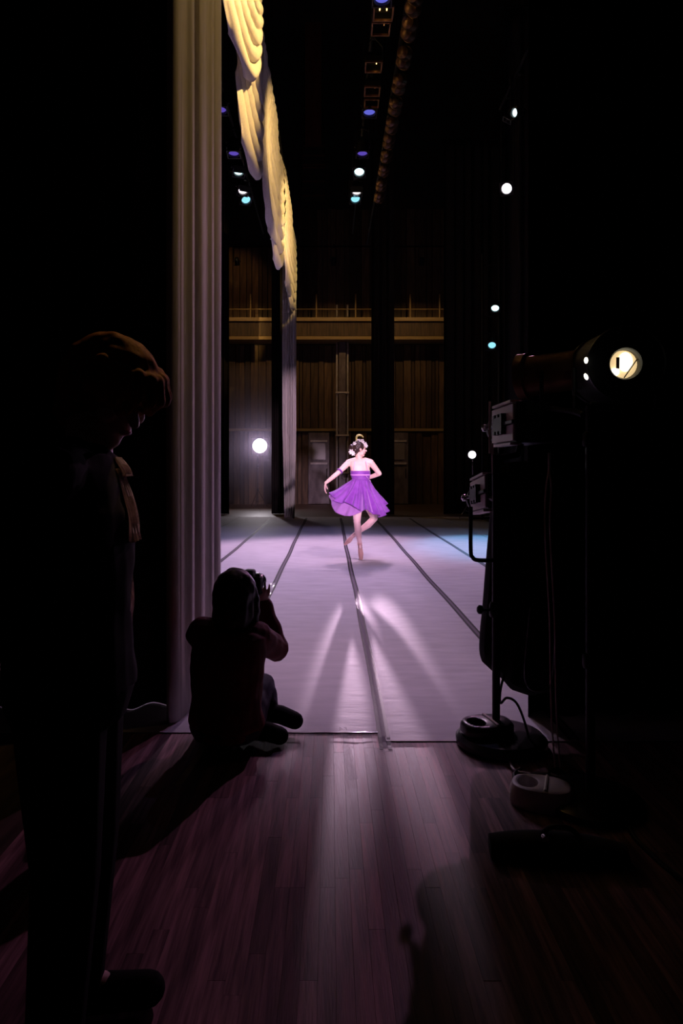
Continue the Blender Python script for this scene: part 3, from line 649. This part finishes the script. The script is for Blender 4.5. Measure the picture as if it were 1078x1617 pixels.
# second stand further right with the warm spotlight seen from behind
S2 = 2.75
b0 = V((P(932, 0, S2).x, S2, 0))
s2 = thing('lighting_stand', 'second black lighting stand carrying the warm glowing spotlight', 'stand', b0)
MB().lathe([(.19, 0), (.20, .012), (.20, .03), (.17, .045), (.03, .055)], b0, n=36).build('base', M['blackgloss'], s2)
MB().tube([b0 + V((0, 0, .05)), V((b0.x, S2, P(0, 640, S2).z))], .019, 12).build('pole', M['black'], s2)
MB().tube([V((P(932, 0, S2).x, S2, P(0, 640, S2).z)), P(985, 640, S2)], .016, 10).build('arm', M['black'], s2)
for py in (705, 1055): MB().lathe([(.028, 0), (.032, .01), (.032, .05), (.024, .06)], V((b0.x, S2, P(0, py, S2).z)), n=14).build('collar', M['black'], s2)
GL = bpy.data.materials.new('lamp_interior'); GL.use_nodes = True
b = GL.node_tree.nodes['Principled BSDF']; b.inputs['Base Color'].default_value = (.8, .6, .35, 1)
b.inputs['Emission Color'].default_value = (1, .72, .36, 1); b.inputs['Emission Strength'].default_value = .75
HOT = emis('hot_reflector', (1, .90, .62), 2.2); BULB = emis('bulb_glass', (1, .95, .8), 3)
c = P(988, 574, S2); R_ = .152
ws = thing('spotlight', 'big round spotlight with a warm glowing window at the right', 'stage light', c - V((0, 0, R_)))
f, r, u = orient(V((-.12, -1, -.05)))
MB().lathe([(R_, -.34), (R_ * 1.04, -.34), (R_ * 1.04, -.30), (R_, -.30), (R_, -.02), (R_ * .97, 0), (.064, 0), (.058, -.012), (.058, -.06), (.02, -.061)], c, f, 40).build('housing', M['black'], ws)
MB().lathe([(R_ * 1.0, -.012), (R_ * 1.02, 0), (R_ * 1.0, .008), (R_ * .97, 0)], c, f, 40, caps=False).build('rim', M['blackgloss'], ws)
MB().lathe([(.0575, 0), (.0572, .004), (.01, .005)], c - f * .05, f, 32).build('window', GL, ws)
MB().ell(c - f * .038 + r * -.008 + u * .010, (r * .030, u * .040, f * .006)).build('reflector', HOT, ws)
MB().ell(c - f * .036 + r * .032 - u * .030, (r * .018, u * .016, f * .010)).build('bulb', BULB, ws)
M['socket'] = mat('brown_socket', (.12, .06, .02), .5)
MB().box(c - f * .034 + r * .022 + u * .006, (1, 1, 1), Matrix((r * .012, u * .046, f * .006)).transposed()).build('socket', M['socket'], ws, smooth=False)
MB().tube([c - f * .03 - r * .002 - u * .055, c - f * .03 - r * .052 + u * .02], .0025, 6).build('wire', M['socket'], ws)
for py, tl in ((568, 0), (594, -.3)):
    q = P(926, py, S2 - .02); q = V((c.x, c.y, q.z)) + V(((P(926, py, S2).x - c.x), -.0, 0))
    MB().ell(q + V((-.004, -.004, 0)), ((.008, 0, 0), (0, .006, 0), (.012 * tl, 0, .013))).build('vent', BULB, ws)
MB().tube([c + r * (R_ + .015) - f * .15, c + r * (R_ + .015) - f * .15 - V((0, 0, R_ + .03)), c - r * (R_ + .015) - f * .15 - V((0, 0, R_ + .03)), c - r * (R_ + .015) - f * .15], .011, 8).build('yoke', M['black'], ws)
# spotlight body with brown housing between the two stands
m3 = P(868, 590, 3.15); t = thing('spotlight', 'dark brown spotlight left of the warm glowing one', 'stage light', m3 - V((0, 0, .1)))
f3, r3, u3 = orient(V((-.8, .6, -.05)))
MB().lathe([(.05, -.16), (.09, -.13), (.095, .1), (.11, .1), (.11, .14), (.095, .14), (.08, .05)], m3, f3, 28).build('housing', M['frame'], t)
MB().lathe([(.085, .06), (.05, .075), (.01, .08)], m3, f3, 24).build('lens', M['blackgloss'], t)
MB().tube([m3 + r3 * .11, m3 + r3 * .11 - V((0, 0, .16)), m3 - r3 * .11 - V((0, 0, .16)), m3 - r3 * .11], .01, 8).build('yoke', M['black'], t)
MB().tube(spline([m3 - V((0, 0, .16)), m3 + V((.03, -.2, -.19)), V((b0.x - .022, S2 + .02, P(0, 655, S2).z))], 12), .013, 8).build('arm', M['black'], t)
# cables
def cable(label, pts, r=.006, m=M['rubber'], n=80):
    setp(MB().tube(spline(pts, n), r, 8).build('cable', m), label, 'cable')
def FP(px, py, z=.008): y = (CH - z) * F / (py - HY); return P(px, py, y)
cable('black cable dropping from the cover beside the stand pole', [px_(796, 1064, 3.42), px_(790, 1090, 3.4), px_(790, 1110, 3.36) , px_(800, 1102, 3.3), px_(815, 1110, 3.28), px_(828, 1140, 3.26), FP(838, 1180)], .006)
cable('black cable loop hanging at the right of the stand cover', [px_(838, 960, 3.2), px_(833, 1010, 3.2), px_(829, 1060, 3.2), px_(834, 1084, 3.2), px_(850, 1090, 3.2), px_(866, 1084, 3.2), px_(874, 1060, 3.2), px_(878, 980, 3.18)], .007, M['blackgloss'])
cable('pale cable loop lying on the wood floor near the stand base', [FP(840, 1180), FP(815, 1178), FP(805, 1196), FP(810, 1214), FP(830, 1221), FP(860, 1220), FP(880, 1226)], .006, M['greyiron'])
cable('black cable loop next to the pale weight', [FP(822, 1214), FP(812, 1222), FP(814, 1236), FP(828, 1244), FP(850, 1236), FP(880, 1214), FP(900, 1230), FP(925, 1240)], .008)
cable('long black cable trailing along the floor at the right', [FP(900, 1215), FP(930, 1228), FP(960, 1262), FP(985, 1285), FP(1000, 1320), FP(1040, 1360), FP(1090, 1400)], .009)
for k, (a, b) in enumerate(((866, 862), (866, 870))):
    cable('thin pale cable hanging between the stands, ' + ('left strand' if k == 0 else 'right strand'), [P(a + 2 * k, 715, 3.0), P(a + k, 745, 3.0), P(b, 770, 3.0), P(b - 2, 830, 3.0), P(b + 3, 930, 3.02), P(b + 6, 1000, 3.05), P(b + 8, 1120, 3.05), FP(b + 14, 1214)], .004, M['grey'])
# sandbag lying on the floor
sb = MB(); c0 = FP(842, 1352, 0); c0.z = 0; d = V((1, -.12, 0)).normalized(); q = V((.12, 1, 0)).normalized()
sec = []
for k in range(13):
    t_ = k / 12; wv = .35 + .65 * math.sin(math.pi * min(1, .12 + t_ * .8)) ** .5
    sec.append((c0 + d * (-.15 + .46 * t_) + V((0, 0, .042 * wv)), q * .062 * wv, V((0, 0, .042 * wv))))
sb.loft(sec, 20)
t = thing('sandbag', 'black sandbag lying on the wood floor at lower right', 'sandbag', c0)
sb.build('bag', M['coverbag'], t)
MB().tube(spline([c0 + d * .02 + V((0, 0, .07)), c0 + d * .06 + V((0, 0, .105)), c0 + d * .12 + V((0, 0, .105)), c0 + d * .16 + V((0, 0, .07))], 16), .009, 8).build('handle', M['rubber'], t)
MB().lathe([(.012, -.01), (.014, 0), (.012, .01)], c0 + d * .03 + V((0, -.03, .08)), (0, 1, 0), 12).build('rivet', M['chrome'], t)

# ================================================================== people
def head(mb, c, f, u, s=1):
    f = V(f).normalized(); r = f.cross(V(u)).normalized(); u = r.cross(f).normalized(); k = s
    E = lambda o, a, b, d: mb.ell(V(c) + (r * o[0] + f * o[1] + u * o[2]) * k, (r * a * k, f * b * k, u * d * k))
    E((0, -.012, .030), .075, .094, .085); E((0, .020, -.030), .058, .070, .085); E((0, .058, -.088), .026, .024, .022); E((0, .072, .022), .050, .022, .016)
    mb.cap(V(c) + (f * .088 + u * .012) * k, V(c) + (f * .108 - u * .022) * k, .008 * k, .013 * k)
    E((0, .086, -.050), .024, .011, .012)
    for q in (-1, 1):
        E((q * .045, .058, -.02), .022, .026, .022); E((q * .076, -.010, -.006), .009, .018, .030); E((q * .045, .02, -.07), .02, .04, .02)
    return f, r, u
def face_parts(root, body, c, f, r, u, s=1, lips=True):
    for q in (-1, 1):
        MB().ell(V(c) + (r * q * .031 + f * .081 + u * .006) * s, (r * .013 * s, f * .010 * s, u * .008 * s), 10, 6).build('eye', M['eye'], body or root)
        MB().cap(V(c) + (r * q * .018 + f * .091 + u * .026) * s, V(c) + (r * q * .046 + f * .080 + u * .027) * s, .003 * s, .002 * s, 6).build('eyebrow', M['darkhair'], body or root)
    if lips: MB().ell(V(c) + (f * .093 - u * .052) * s, (r * .020 * s, f * .007 * s, u * .008 * s), 10, 6).build('lips', M['lips'], body or root)
def hand(mb, wrist, d, nrm, side, curl=.4, s=1):
    """d: along the fingers; nrm: out of the back of the hand; side: towards the thumb"""
    d = V(d).normalized(); side = (V(side) - d * V(side).dot(d)).normalized(); nrm = (V(nrm) - d * V(nrm).dot(d) - side * V(nrm).dot(side)).normalized(); w = V(wrist)
    mb.ell(w + d * .045 * s, (d * .052 * s, side * .040 * s, nrm * .015 * s))
    for k, (o, ln) in enumerate(((.029, .070), (.0095, .078), (-.0095, .072), (-.028, .058))):
        p = w + d * .082 * s + side * o * s * 1.1; a = curl * .5; ln *= s
        for j in range(3):
            q = d * math.cos(a) - nrm * math.sin(a) + side * o * 2.2
            e = p + q * ln * (.45, .32, .23)[j]; mb.cap(p, e, (.0088 - .001 * j) * s, (.008 - .001 * j) * s, 8); p = e; a += curl
    p = w + d * .02 * s + side * .03 * s; q = (d * .75 + side * .75 - nrm * .25).normalized()
    mb.cap(p, p + q * .042 * s, .012 * s, .010 * s, 8); mb.cap(p + q * .042 * s, p + q * .042 * s + (d * .9 + side * .3 - nrm * .3 * (1 + curl)).normalized() * .032 * s, .0098 * s, .008 * s, 8)

# ------------------------------------------------------------------ dancer
DY = 10.05
def D(px, py, dy=0): return P(px, py, DY) + V((0, dy, 0))
toe = D(570, 885); root = thing('person', 'ballet dancer on pointe in a purple dress seen from behind, arms low', 'person', (toe.x, toe.y, 0))
body = MB()
hc = D(567.5, 709.5); hf, hr, hu = head(body, hc, (.93, .30, -.04), (0.05, 0, 1), .98)
neck = D(567, 724.5); body.cap(hc - hu * .06 - hf * .02, neck + V((0, 0, -.02)), .047, .052)
X1, Y1 = V((1, 0, 0)), V((0, 1, 0)); tw_ = V((.97, .22, 0)); tf = V((-.22, .97, 0))
body.loft([(D(567, 725), tw_ * .07, tf * .055), (D(567.5, 729), tw_ * .145, tf * .075), (D(568, 736), tw_ * .152, tf * .092), (D(568.5, 745), tw_ * .140, tf * .098), (D(569, 754), tw_ * .128, tf * .092), (D(570, 763), tw_ * .118, tf * .085),
           (D(570.5, 772), tw_ * .140, tf * .095), (D(571, 782), tw_ * .160, tf * .11), (D(571, 792), tw_ * .160, tf * .115), (D(571, 800), tw_ * .10, tf * .09)], 28)
lS, lE, lW = D(550.5, 730), D(532.5, 747.5, -.10), D(514, 762.5, -.16)
body.cap(D(560, 728), lS, .055, .047); body.limb([lS, lS.lerp(lE, .45), lE], [.047, .043, .034]); body.limb([lE, lE.lerp(lW, .35), lW], [.034, .033, .023])
hand(body, lW, (-.10, -.15, -.9), (-.9, .2, .1), (.2, .9, -.2), .35)
rS, rE, rW = D(585, 730), D(599.5, 748, .10), D(579, 756.5, .27)
body.cap(D(576, 728), rS, .055, .047); body.limb([rS, rS.lerp(rE, .45), rE], [.047, .043, .035]); body.limb([rE, rE.lerp(rW, .35), rW], [.035, .034, .023])
hand(body, rW, (-.9, .35, .1), (.2, .9, .1), (.1, 0, .9), .35)
lH, lK, lA = D(564, 786), D(563.5, 825), D(568.3, 863)
body.limb([lH, lH.lerp(lK, .5), lK], [.088, .073, .052]); body.limb([lK, lK.lerp(lA, .32) + V((0, -.018, 0)), lK.lerp(lA, .7), lA], [.052, .054, .037, .030])
body.limb([lA, D(569.5, 874, .01), D(570, 883, .02)], [.033, .036, .020]); body.cap(lA + V((0, -.02, .0)), lA + V((0, -.035, -.02)), .026, .022)
rH, rK, rA = D(578, 786), D(592.5, 820, .24), D(557.5, 850, .30)
body.limb([rH, rH.lerp(rK, .5), rK], [.088, .076, .053]); body.limb([rK, rK.lerp(rA, .32) + V((.012, -.012, -.008)), rK.lerp(rA, .7), rA], [.053, .055, .038, .030])
body.limb([rA, D(552, 857, .30), D(546.5, 862, .30)], [.033, .033, .018])
dancer = body.flesh('body', M['skin'], root, .007, 5)
dancer.data.materials.append(M['tights'])
zz = np.empty(len(dancer.data.polygons) * 3); dancer.data.polygons.foreach_get('center', zz); dancer.data.polygons.foreach_set('material_index', (zz[2::3] < .92).astype(np.int32))
face_parts(root, dancer, hc, hf, hr, hu, .98)
# pointe shoes
m = MB(); m.limb([lA + V((0, -.012, -.035)), D(569.6, 875, .01), D(570, 884.2, .02)], [.034, .041, .025]); m.lathe([(.024, 0), (.024, .01)], D(570, 885, .02) + V((0, 0, 0)), n=12)
m.flesh('pointe_shoe', M['shoe_pink'], root, .006, 3)
m = MB(); m.limb([rA.lerp(D(552, 857, .30), .5), D(551.5, 857.5, .30), D(545.5, 862.8, .30)], [.034, .038, .022]); m.flesh('pointe_shoe', M['shoe_pink'], root, .006, 3)
for k in (.86, .93): MB().tube([lK.lerp(lA, k) + V((math.cos(a), math.sin(a) - .01, .05 * math.sin(a) * (1 if k < .9 else -1))) * .036 for a in [i * math.pi / 8 for i in range(17)]], .005, 6).build('ribbon', M['shoe_pink'], root)
# hair, bun, flowers, feather
m = MB(); m.ell(hc + hu * .034 - hf * .020, (hr * .083, hf * .098, hu * .090)); m.cap(hc - hf * .06 - hu * .01, hc - hf * .05 - hu * .045, .06, .045)
m.flesh('hair', M['darkhair'], root, .006, 3, disp=.006, dscale=60)
m = MB(); m.ell(hc - hf * .125 + hu * .012, (hr * .055, hf * .045, hu * .055)); m.flesh('hair_bun', M['darkhair'], root, .006, 2, disp=.008, dscale=60)
def flower(c, r, mt=M['flower'], nm='hair_flower'):
    m = MB()
    for k in range(6):
        a = k * math.pi / 3; d = V((math.cos(a), -.4, math.sin(a))); m.ell(V(c) + d * r * .6, (d.normalized() * r * .6, V((0, 1, 0)) * r * .25, d.cross(V((0, 1, 0))).normalized() * r * .38), 8, 6)
    m.ell(c, (V((r * .3, 0, 0)), V((0, r * .3, 0)), V((0, 0, r * .3))), 8, 6); m.build(nm, mt, root)
flower(hc - hf * .03 + hu * .118 - hr * .0, .034); flower(hc + hf * .03 + hu * .115 + V((0, -.03, 0)), .034); flower(hc + hf * .075 + hu * .075 + V((0, -.05, 0)), .032); flower(hc + hf * .095 + hu * .055 + V((0, -.02, 0)), .028)
flower(hc - hf * .13 - hu * .045 + V((0, -.03, 0)), .036); flower(hc - hf * .10 - hu * .07 + V((0, -.04, 0)), .030); flower(hc - hf * .085 + hu * .08 + V((0, -.045, 0)), .025)
fp = spline([D(562.5, 696, -.03), D(562.5, 690.5, -.04), D(565.5, 687.5, -.045), D(570, 688, -.045), D(573.5, 691, -.045)], 26)
m = MB(); g = []
for k, p in enumerate(fp):
    t_ = k / 25; wd = .015 * math.sin(math.pi * min(1, .18 + t_ * .8)) ** .6; d = (fp[min(k + 1, 25)] - fp[max(k - 1, 0)]).normalized(); n_ = d.cross(V((0, 1, 0))).normalized()
    g.append([p + n_ * wd * q + V((0, .012 * abs(q), 0)) for q in (-1, -.4, 0, .4, 1)])
m.grid(g).build('feather', M['feather'], root, solid=.004, auto=80)
# bodice
m = MB(); secs = [(D(568.5, 743.5), .146, .106), (D(568.7, 746), .147, .107), (D(569, 751), .140, .103), (D(569.3, 757), .132, .098), (D(570, 763), .128, .095)]
m.loft([(c, tw_ * a, tf * b_) for c, a, b_ in secs], 48, caps=False); m.build('bodice', M['purple'], root, solid=.006)
m = MB(); m.loft([(D(568.9, 749.2), tw_ * .149, tf * .112), (D(569, 750.8), tw_ * .147, tf * .111)], 48, caps=False); m.build('waist_ribbon', M['ribbon'], root, solid=.008)
for a_, b_ in ((557, 744), (580, 744)):
    q = (a_ - 568) * .75 + 568; MB().tube(spline([D(a_, b_, -.09), D((a_ + q) / 2, 737, -.098), D(q, 729, -.075), D(q, 726.5, -.02)], 14), .0025, 6).build('strap', M['ribbon'], root)
m = MB(); am = lS.lerp(lE, .80); ad = (lE - lS).normalized(); m.lathe([(.043, -.012), (.046, 0), (.043, .014)], am, ad, 20, caps=False); m.build('armband', M['purple'], root, solid=.006)
# skirts
def skirt(name, hem, mt, waist_py=757, seed=1, rip=.042, wscale=1.0, nr=15):
    n = 192; hp = spline([D(*h) for h in hem], n, True); g = []; wc = D(569.3, waist_py)
    start = math.atan2(hp[0].y - wc.y, hp[0].x - wc.x)
    cum = 0; prev = None; angs = []
    for p in hp: angs.append(math.atan2(p.y - wc.y, p.x - wc.x))
    for i in range(1, n):
        while angs[i] - angs[i - 1] > math.pi: angs[i] -= 2 * math.pi
        while angs[i] - angs[i - 1] < -math.pi: angs[i] += 2 * math.pi
    m = 36
    for a in range(m + 1):
        s = a / m; row = []
        for i in range(n):
            wp = wc + (tw_ * .135 * math.cos(angs[i] - .2) + tf * .102 * math.sin(angs[i] - .2)) * wscale
            h = hp[i]; q = V((h.x - wp.x, h.y - wp.y, 0)); e = s ** 1.12; ez = s ** (.92)
            p = V((wp.x + q.x * e, wp.y + q.y * e, wp.z + (h.z - wp.z) * ez))
            th = angs[i]; rp = rip * s * (math.sin(th * nr + s * 2.4 + seed) + .5 * math.sin(th * (nr * 1.7) + s * 1.5 + seed * 2))
            nd = V((q.x, q.y, 0)).normalized() if q.length > 1e-4 else V((1, 0, 0))
            p += nd * rp + V((0, 0, .25 * rp))
            row.append(p)
        g.append(row)
    return MB().rings(g, caps=False).build(name, mt, root, solid=.003, auto=80)
skirt('skirt', [(523, 777, .05), (526, 786, -.12), (535, 793, -.22), (545, 792, -.30), (556, 797, -.34), (566, 803, -.36), (577, 804, -.36), (588, 809, -.34), (598, 814, -.28), (606, 812, -.15), (611, 804, 0), (605, 795, .15), (595, 793, .28), (575, 795, .33), (552, 790, .30), (533, 782, .18)], M['purple'], seed=1)
skirt('underskirt', [(523.5, 781, .05), (521.5, 792, -.10), (526, 803, -.20), (538, 811, -.29), (553, 812.5, -.33), (566, 807, -.33), (577, 803, -.32), (588, 807, -.30), (597, 812, -.25), (604, 810, -.14), (608, 803, 0), (602, 796, .13), (592, 795, .25), (575, 796, .30), (553, 792, .27), (535, 786, .16)], M['lilac'], 759, 2.2, .018, .96, 11)
m = MB(); g = []
for k in range(12):
    t_ = k / 11; g.append([D(575 + 9 * t_, 751.5 + 7 * t_, -.115 + .03 * t_) + V((0, -.012 * math.sin(6 * t_), 0)), D(578 + 6.5 * t_, 751 + 11 * t_, -.125 + .03 * t_)])
m.grid(g).build('sash', M['lilac'], root, solid=.004)

# ------------------------------------------------------------------ seated photographer
Q = 3.36
def S(px, py, y=Q): return P(px, py, y)
root = thing('person', 'seated photographer in a dark red jacket holding a camera to the face', 'person', (S(362, 0).x, 3.3, 0))
body = MB(); f0 = V((.24, .97, .0)).normalized(); hc = S(374, 940, 3.36); hf, hr, hu = head(body, hc, f0, (0, 0, 1), 1)
body.cap(hc - hu * .07 - hf * .03, S(368, 990, 3.33), .052, .058)
ax = V((.95, -.30, 0)); ay = V((.30, .95, 0))
tor = [(S(364, 992, 3.33), .10, .075), (S(362, 1004, 3.32), .165, .10), (S(360, 1035, 3.31), .172, .115), (S(358, 1075, 3.30), .155, .11), (S(357, 1110, 3.29), .155, .115), (S(357, 1140, 3.29), .17, .13), (S(357, 1160, 3.30), .14, .12)]
body.loft([(c, ax * a, ay * b_) for c, a, b_ in tor])
rS, rE, rW = S(404, 1005, 3.34), S(436, 1024, 3.56), S(411, 952, 3.60)
lS, lE, lW = S(319, 1000, 3.34), S(338, 1040, 3.58), S(386, 952, 3.66)
for a_, b_, c_ in ((rS, rE, rW), (lS, lE, lW)): body.limb([S(362, 1004, 3.32), a_, a_.lerp(b_, .5), b_], [.07, .058, .05, .042]); body.limb([b_, b_.lerp(c_, .35), c_], [.042, .040, .027])
cam_c = hc + hf * .175 + hu * .022 + hr * .0
cr = hf.cross(V((0, 0, 1))).normalized()
hand(body, rW, (cam_c + cr * .075 - V((0, 0, .03)) - rW), cr * 1 - hf * .3, -cr + V((0, 0, .0)) - hf * .6, .55)
hand(body, lW, (cam_c + hf * .06 - V((0, 0, .05)) - lW), V((0, 0, -1)), -cr * .4 + hf * .0 - hf * .8, .5)
rH, rK, rA = S(386, 1140, 3.34), S(414, 1084, 3.60), S(424, 1140, 3.52)
lH, lK, lA = S(335, 1142, 3.34), S(342, 1120, 3.58), S(402, 1168, 3.38)
rA.z = .11; lA.z = .07
body.limb([rH, rK], [.085, .058]); body.limb([rK, rK.lerp(rA, .3), rA], [.058, .056, .038])
body.limb([lH, lK], [.085, .058]); body.limb([lK, lK.lerp(lA, .3), lA], [.058, .056, .038])
rT = S(462, 1140, 3.46); rT.z = .075; lT = S(438, 1170, 3.34); lT.z = .045
body.limb([rA, rT], [.04, .03]); body.limb([lA, lT], [.04, .03])
bo = body.flesh('body', M['skin'], root, .005, 4)
face_parts(root, bo, hc, hf, hr, hu)
m = MB(); m.loft([(c, ax * (a + .022), ay * (b_ + .022)) for c, a, b_ in tor]); m.cap(S(366, 984, 3.33), S(364, 1000, 3.33), .066, .085)
for a_, b_, c_ in ((rS, rE, rW), (lS, lE, lW)): m.limb([S(362, 1008, 3.32), a_, a_.lerp(b_, .5), b_], [.09, .078, .070, .063]); m.limb([b_, b_.lerp(c_, .5), b_.lerp(c_, .92)], [.066, .062, .056])
m.flesh('jacket', M['redjacket'], root, .006, 3, disp=.009, dscale=14)
m = MB()
m.loft([(S(357, 1120, 3.29), ax * .16, ay * .125), (S(357, 1145, 3.29), ax * .185, ay * .15), (S(357, 1163, 3.30), ax * .16, ay * .13)])
m.limb([rH, rK], [.10, .070]); m.limb([rK, rK.lerp(rA, .3), rK.lerp(rA, .9)], [.070, .066, .053]); m.limb([lH, lK], [.10, .070]); m.limb([lK, lK.lerp(lA, .3), lK.lerp(lA, .9)], [.070, .066, .053])
m.flesh('jeans', M['jeans'], root, .006, 3, disp=.006, dscale=18)
for A_, T_ in ((rA, rT), (lA, lT)):
    m = MB(); d = (T_ - A_); d.z = 0; d.normalize()
    m.limb([A_ - d * .03 - V((0, 0, .02)), A_.lerp(T_, .5) , T_ + d * .012], [.046, .047, .044]); m.cap(A_ + V((0, 0, .02)), A_ - V((0, 0, .01)), .046, .046)
    m.flesh('shoe', M['blackwear'], root, .005, 4)
m = MB(); hh = hf
m.ell(hc + hu * .028 - hh * .028, (hr * .104, hh * .112, hu * .112)); m.limb([hc - hh * .04 + hu * .02, hc - hh * .055 - hu * .09, hc - hh * .05 - hu * .155], [.105, .100, .075])
for q in (-1, 1): m.limb([hc + hr * q * .075 + hu * .02, hc + hr * q * .082 + hh * .01 - hu * .08, hc + hr * q * .075 - hu * .15], [.035, .036, .028])
m.flesh('hair', M['blackhair'], root, .006, 3, disp=.006, dscale=26)
# camera in the hands
ct = thing('camera', 'black camera held to the eye by the seated photographer', 'camera', cam_c - V((0, 0, .05)))
Rm = Matrix((cr, hf, V((0, 0, 1)))).transposed()
MB().box(cam_c, (.135, .06, .095), Rm).build('camera_body', M['black'], ct, bevel=.01)
MB().box(cam_c + V((0, 0, .06)) - hf * .005, (.055, .065, .04), Rm).build('viewfinder', M['black'], ct, bevel=.01)
MB().lathe([(.034, 0), (.036, .01), (.036, .06), (.039, .065), (.039, .12), (.034, .12), (.03, .1)], cam_c + hf * .03, hf, 28).build('camera_lens', M['blackgloss'], ct)
MB().lathe([(.012, 0), (.012, .012), (.009, .014)], cam_c + cr * .045 + V((0, 0, .048)), (0, 0, 1), 14).build('dial', M['chrome'], ct)

# ------------------------------------------------------------------ standing person at left
TY = 1.6
def T(px, py, dy=0): return P(px, py, TY) + V((0, dy, 0))
root = thing('person', 'standing person at left in black costume with pale ruffles, looking down at the photographer', 'person', (T(105, 0).x, TY, 0))
body = MB(); hc = T(168, 622, .02); hf, hr, hu = head(body, hc, (.74, -.42, -.48), (.25, -.10, 1), 1.0)
fb = V((.995, .08, 0)).normalized(); rb = fb.cross(V((0, 0, 1)))
body.cap(hc - hu * .07 - hf * .035, T(138, 752, .0), .052, .060)
cx = T(112, 0).x
def Z(z, fo=0): return V((cx, TY, z)) + fb * fo
tor = [(Z(1.385, .01), .10, .07), (Z(1.345, .0), .175, .09), (Z(1.25, .0), .185, .115), (Z(1.12, .01), .165, .11), (Z(1.02, .01), .15, .105), (Z(.92, 0), .17, .12), (Z(.84, 0), .17, .125), (Z(.78, 0), .12, .10)]
body.loft([(c, rb * a, fb * b_) for c, a, b_ in tor])
arms = []
for q in (-1, 1):
    s_ = Z(1.33) + rb * q * .19; e_ = Z(1.06, -.10) + rb * q * .225; w_ = Z(.93, -.185) + rb * q * .06; arms.append((s_, e_, w_))
    body.limb([Z(1.35), s_, s_.lerp(e_, .5), e_], [.07, .055, .047, .040]); body.limb([e_, e_.lerp(w_, .35), w_], [.040, .038, .026]); hand(body, w_, -rb * q * .7 + V((0, 0, -.6)), -fb, V((0, 0, 1)), .3)
legs = []
for q in (-1, 1):
    h_ = Z(.84) + rb * q * .085; k_ = Z(.46, .015) + rb * q * .09; a_ = Z(.08, -.01) + rb * q * .09; t_ = Z(.035, .15) + rb * q * .10; legs.append((h_, k_, a_, t_))
    body.limb([h_, h_.lerp(k_, .5), k_], [.092, .078, .055]); body.limb([k_, k_.lerp(a_, .32) - fb * .015, a_], [.055, .056, .035]); body.limb([a_, t_], [.035, .028])
bo = body.flesh('body', M['skin'], root, .005, 4); face_parts(root, bo, hc, hf, hr, hu)
m = MB(); m.loft([(c, rb * (a + .024), fb * (b_ + .022)) for c, a, b_ in tor[:7]])
for s_, e_, w_ in arms: m.limb([Z(1.345), s_, s_.lerp(e_, .5), e_], [.088, .074, .064, .056]); m.limb([e_, e_.lerp(w_, .5), e_.lerp(w_, .92)], [.056, .050, .043])
m.cap(T(141, 738, .0), T(135, 765, 0), .066, .075)
m.flesh('costume_jacket', M['blackwear'], root, .006, 3, disp=.006, dscale=14)
m = MB(); m.loft([(Z(.95), rb * .18, fb * .135), (Z(.84), rb * .19, fb * .145), (Z(.77), rb * .15, fb * .125)])
for h_, k_, a_, t_ in legs: m.limb([h_, k_, a_], [.105, .075, .062])
m.flesh('trousers', M['blackwear'], root, .006, 3)
for h_, k_, a_, t_ in legs:
    m = MB(); m.limb([a_ - fb * .04 - V((0, 0, .03)), t_ + fb * .01 + V((0, 0, .01))], [.048, .042]); m.cap(a_, a_ - V((0, 0, .03)), .046, .048); m.flesh('shoe', M['blackwear'], root, .005, 4)
# hair: full bowl cut with a fringe over the brow
m = MB(); m.ell(hc + hu * .040 - hf * .012, (hr * .108, hf * .122, hu * .105)); m.limb([hc - hf * .05 + hu * .0, hc - hf * .07 - hu * .07], [.10, .065])
for k in range(9):
    a = math.radians(-70 + 140 * k / 8); d = hf * math.cos(a) + hr * math.sin(a)
    m.limb([hc + d * .09 + hu * .075, hc + d * .116 + hu * .045, hc + d * .112 + hu * (.018 - .010 * (k % 2))], [.028, .022, .008])
m.flesh('hair', M['brownhair'], root, .005, 5, disp=.004, dscale=34)
# jabot (pleated ruffle panel) and lace edge on the chest
def ruffle(name, pts, wd, mt, amp=.012, freq=5, fwd=.02):
    pts = spline(pts, 60); g = []
    for k, p in enumerate(pts):
        t_ = k / 59; row = []
        for j in range(13):
            u_ = j / 12; row.append(p + rb * (wd(t_) * (u_ - .5)) + fb * (fwd + amp * math.sin(u_ * freq * 2 * math.pi + 3 * t_) * (.3 + .7 * t_)))
        g.append(row)
    MB().grid(g).build(name, mt, root, solid=.003, auto=80)
chest = lambda px, py: T(px, py, .03)
ruffle('collar_ruffle', [T(180, 722, .03), T(190, 738, .03), T(196, 752, .03)], lambda t: .06 + .02 * t, M['lace'], .008, 4, .0)
ruffle('jabot', [T(188, 740, .0), T(196, 780, .02), T(204, 820, .02), T(208, 855, .02)], lambda t: .05 + .05 * t, M['lace'], .012, 3, .0)
ruffle('lace_edge', [T(196, 876, .02), T(199, 910, .02), T(201, 950, .02), T(197, 985, .02), T(200, 1018, .02)], lambda t: .05 + .012 * math.sin(9 * t), M['lace'], .010, 6, .0)

# ------------------------------------------------------------------ thin haze box added to imitate the bloom of the flood
hz = bpy.data.materials.new('bloom_haze'); hz.use_nodes = True; hz.node_tree.nodes.clear()
v_ = N(hz, 'ShaderNodeVolumeScatter'); v_.inputs['Density'].default_value = .05; v_.inputs['Color'].default_value = (.86, .70, 1, 1); v_.inputs['Anisotropy'].default_value = .45
L(hz, v_.outputs[0], N(hz, 'ShaderNodeOutputMaterial').inputs['Volume'])
o = MB().box((-3.0, 23.9, 2.4), (3.0, 3.7, 4.7)).build('bloom_haze', hz, smooth=False); setp(o, 'added thin haze imitating the bloom of the glaring flood light in the far wing', 'haze', kind='stuff')
bpy.data.scenes.remove(TMP)
